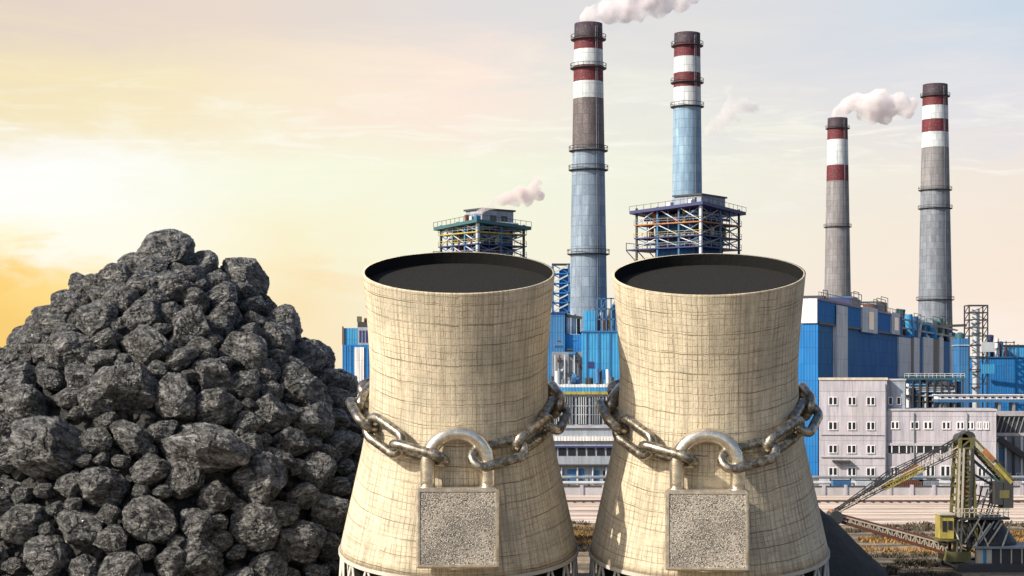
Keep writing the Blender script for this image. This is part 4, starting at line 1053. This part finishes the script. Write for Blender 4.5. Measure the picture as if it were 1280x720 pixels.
grass('dry_grass', [(1070, 1300, 672, 692), (690, 800, 660, 690), (1240, 1300, 655, 690), (1060, 1180, 664, 672)], 4200, M['grass_y'], .2, .7, 'dry yellow and orange grass on the bank behind the excavator')
grass('dark_weeds', [(1055, 1300, 655, 676), (690, 800, 652, 690), (1060, 1300, 694, 722)], 3600, M['grass_d'], .2, .6, 'low dark weeds on the bank by the yard')

# ------------------------------------------------------------------ stacker machine with lattice boom
DE = 195.0; se = DE / F
root = thing('excavator', 'olive and yellow mining excavator with a lattice boom reaching to the black heap', 'excavator', (gx(1205, DE), DE, 0))
def E(px, py, y=0.0): return Vector(((px - 1205) * se, y, gz(py, DE)))
def lattice(m, a0, a1, b0, b1, n, w_, r, mi=0, mid=None):
    """truss with chords a0-a1 and b0-b1, doubled at +-w_/2"""
    for sy in (-w_ / 2, w_ / 2):
        d = Vector((0, sy, 0))
        for k in range(n):
            p, q = a0.lerp(a1, k / n) + d, b0.lerp(b1, k / n) + d; p2, q2 = a0.lerp(a1, (k + 1) / n) + d, b0.lerp(b1, (k + 1) / n) + d
            m.bar(p, q, r * .8, None, mi); m.bar(p if k % 2 else q, q2 if k % 2 else p2, r * .7, None, mi)
        m.bar(a0 + d, a1 + d, r * 1.3, None, mi); m.bar(b0 + d, b1 + d, r * 1.3, None, mi)
    for k in range(n + 1):
        for u, v in ((a0, a1), (b0, b1)):
            p = u.lerp(v, k / n); m.bar(p - Vector((0, w_ / 2, 0)), p + Vector((0, w_ / 2, 0)), r * .7, None, mi)
    return m
MB().bar(E(1200, 546, -.8), E(1044, 637, -.5), .13).build('stay', M['dark'], root); MB().bar(E(1200, 546, .8), E(1044, 637, .5), .13).build('stay', M['dark'], root)
for (a, b_, c_, d_, n_) in (((1198, 549), (1110, 590), (1198, 566), (1110, 608), 8), ((1110, 590), (1045, 638), (1110, 608), (1045, 641), 7)):
    lattice(MB(), E(*a), E(*b_), E(*c_), E(*d_), n_, 1.5, .075).build('upper_boom', M['dark'], root)
MB().bar(E(1196, 558, -.9), E(1110, 600, -.9), .1).build('boom_rope', M['cream'], root); MB().bar(E(1110, 600, -.9), E(1046, 640, -.9), .1).build('boom_rope', M['cream'], root)
lattice(MB(), E(1152, 583), E(1104, 606), E(1152, 588), E(1104, 612), 7, 1.7, .11).build('boom_walkway', M['yellow'], root)
MB().bar(E(1148, 582), E(1125, 593), .4, .4).build('boom_pipe', M['orange'], root)
lattice(MB(), E(1044, 643), E(1182, 680), E(1044, 651), E(1182, 692), 24, 1.8, .12).build('lower_boom', M['cream'], root)
MB().bar(E(1046, 644, 0), E(1182, 680, 0), 1.5, .55).build('belt', M['rust'], root)
MB().bar(E(1046, 650, -.95), E(1182, 691, -.95), .2, .3).build('boom_chord', M['rust'], root)
q = MB(); q.hexa([E(1036, 650, -1), E(1048, 654, -1), E(1048, 654, 1), E(1036, 650, 1), E(1038, 637, -1), E(1050, 640, -1), E(1050, 640, 1), E(1038, 637, 1)]); q.build('boom_head', M['orange'], root)
MB().tube(E(1043, 646, -1.3), E(1043, 646, 1.3), .75, None, 18).build('head_pulley', M['dark'], root)
# mast
lattice(MB(), E(1197, 548), E(1190, 690), E(1211, 548), E(1218, 690), 12, 2.4, .26).build('mast', M['olive'], root)
lattice(MB(), E(1200, 552, .0), E(1198, 640, .0), E(1207, 552, .0), E(1210, 640, 0), 8, 1.2, .2).build('mast_ladder', M['cream'], root)
for a, b_, y0, y1, mk in ((1199, 1210, 580, 600, 'olive'), (1204, 1213, 604, 622, 'orange'), (1198, 1208, 626, 640, 'yellow'), (1200, 1209, 560, 574, 'dark')):
    q = MB(); p = E(a, y1, -.7); r_ = E(b_, y0, .7); q.box(p.x, r_.x, p.y, r_.y, p.z, r_.z); q.build('winch_box', M[mk], root)
for px_, py_, r_ in ((1201, 549, .65), (1208, 547, .75), (1205, 556, .6)): MB().tube(E(px_, py_, -1.1), E(px_, py_, 1.1), r_, None, 18).build('sheave', M['dark'], root)
# counterweight arm
lattice(MB(), E(1213, 546), E(1264, 600), E(1209, 553), E(1258, 606), 8, 2.0, .2).build('counterweight_arm', M['olive'], root); MB().bar(E(1211, 549, -1.2), E(1240, 580, -1.2), .1, .38).build('arm_cover', M['cream'], root); MB().bar(E(1240, 580, -1.2), E(1261, 603, -1.2), .1, .38).build('arm_cover', M['yellow'], root)
q = MB()
for k in range(9): p = E(1211, 548).lerp(E(1262, 602), k / 8); q.bar(p + Vector((0, -1, 0)), p + Vector((0, 1, 0)), .25)
q.build('arm_ties', M['orange'], root)
MB().bar(E(1226, 562, -1.3), E(1238, 575, -1.3), .12, .6).build('arm_plate', M['orange'], root)
MB().bar(E(1213, 572), E(1250, 604), .3).build('arm_strut', M['teal'], root); MB().bar(E(1212, 590), E(1240, 606), .25).build('arm_strut', M['dark'], root)
for a, b_, y0, y1, mk in ((1240, 1250, 602, 630, 'dark'), (1251, 1263, 598, 634, 'dark'), (1246, 1258, 612, 622, 'olive')):
    q = MB(); p = E(a, y1, -1.2); r_ = E(b_, y0, 1.2); q.box(p.x, r_.x, p.y - (.05 if mk == 'olive' else 0), r_.y, p.z, r_.z); q.build('ballast', M[mk], root)
for a, b_ in ((E(1256, 634, -1), E(1234, 668, -1)), (E(1244, 630, 1), E(1228, 668, 1)), (E(1250, 602, 0), E(1214, 640, 0))): MB().bar(a, b_, .16).build('ballast_stay', M['pale'], root)
# upper deck, stairs, cab, house, turret, crawlers
def ebox(nm, a, b_, y0, y1, d0, d1, mk):
    p = E(a, y1, d0); r_ = E(b_, y0, d1); return MB().box(p.x, r_.x, p.y, r_.y, p.z, r_.z).build(nm, M[mk], root)
for k in range(10):
    a = 1196 + 5.5 * k; MB().bar(E(a, 682, -2.3), E(a + (14 if k % 2 else -12), 649, -1.6), .13).build('deck_strut', M['dark' if k % 3 else 'cream'], root)
for k in range(6): MB().bar(E(1216 + 7 * k, 644, 1.5), E(1224 + 7 * k, 606 + 3 * k, 1.0), .14).build('deck_mast', M['dark' if k % 2 else 'grey'], root)
for y_ in (628, 618): MB().bar(E(1214, y_, 1.2), E(1258, y_ + 8, 1.2), .13).build('catwalk', M['grey'], root)
for a in (1192, 1197): MB().bar(E(a + 4, 560, -1.35), E(a, 688, -1.35), .2).build('mast_leg', M['cream'], root)
MB().bar(E(1212, 560, -1.35), E(1206, 688, -1.35), .3).build('mast_leg', M['dark'], root)
ebox('upper_deck', 1188, 1256, 645, 648, -2, 2, 'dark')
q = MB()
for px_ in range(1188, 1258, 6): q.bar(E(px_, 645, -2), E(px_, 634, -2), .09)
for y_ in (634, 639): q.bar(E(1188, y_, -2), E(1256, y_, -2), .09)
q.build('deck_railing', M['cream'], root)
for k, (a, b_) in enumerate((((1208, 685), (1232, 652)), ((1222, 688), (1246, 652)), ((1200, 676), (1222, 640)), ((1236, 650), (1214, 682)))): MB().bar(E(*a, -2.1), E(*b_, -2.1), .1, .16).build('stair', M['cream'] if k < 3 else M['grey'], root)
cab = ebox('cabin', 1169, 1186, 642, 671, -2.2, 0, 'yellow')
MB().box(E(1172, 0).x, E(1177, 0).x, -2.27, -2.203, E(0, 662).z, E(0, 649).z).build('cabin_window', M['glass'], cab)
MB().box(E(1179, 0).x, E(1184, 0).x, -2.27, -2.203, E(0, 660).z, E(0, 649).z).build('cabin_window', M['glass'], cab)
MB().box(E(1168, 0).x, E(1187, 0).x, -2.4, .2, E(0, 642).z + .003, E(0, 640).z).build('cabin_roof', M['cream'], cab)
ebox('cabin_platform', 1166, 1192, 672, 674, -2.5, 1.5, 'olive')
tq = MB(); tq.lathe([(0, 0), (3.3, 0), (3.3, .3), (1.4, 3.0), (0, 3.0)], 24, c=E(1236, 680, 1.2)); tq.build('turret', M['dark'], root)
ebox('machinery_house', 1232, 1292, 683, 703, -2.6, 2.6, 'dark')
ebox('white_door', 1214, 1221, 684, 703, -2.6, -1.5, 'cream'); ebox('blue_door', 1221.2, 1225, 684, 703, -2.6, -1.5, 'sky'); ebox('white_door', 1225.2, 1231.8, 684, 703, -2.6, -1.5, 'cream')
for px_ in (1242, 1255, 1268, 1281): ebox('house_pillar', px_, px_ + 1.5, 683, 703, -2.7, -2.603, 'cream')
ebox('house_roof', 1212, 1294, 680.5, 682.9, -2.9, 2.9, 'grey')
ebox('feed_hopper', 1178, 1208, 688, 700, -2, 2, 'olive')
ebox('base_beam', 1186, 1284, 703.2, 706, -2.2, 2.2, 'grey')
for y_ in (-3.4, 3.4):
    q = MB(); o = len(q.v); zc = .42; pr_ = []
    for k in range(24):
        a = 2 * math.pi * k / 24; pr_.append(((4.2 if math.cos(a) > 0 else -4.2) + .42 * math.cos(a) + 2.8, zc + .42 * math.sin(a)))
    for d in (-.7, .7): q.v += [Vector((x_, y_ + d, z_)) for x_, z_ in pr_]
    for k in range(24): q.face([o + k, o + (k + 1) % 24, o + 24 + (k + 1) % 24, o + 24 + k])
    q.face([o + k for k in reversed(range(24))]); q.face([o + 24 + k for k in range(24)]); q.build('crawler_track', M['dark'], root)
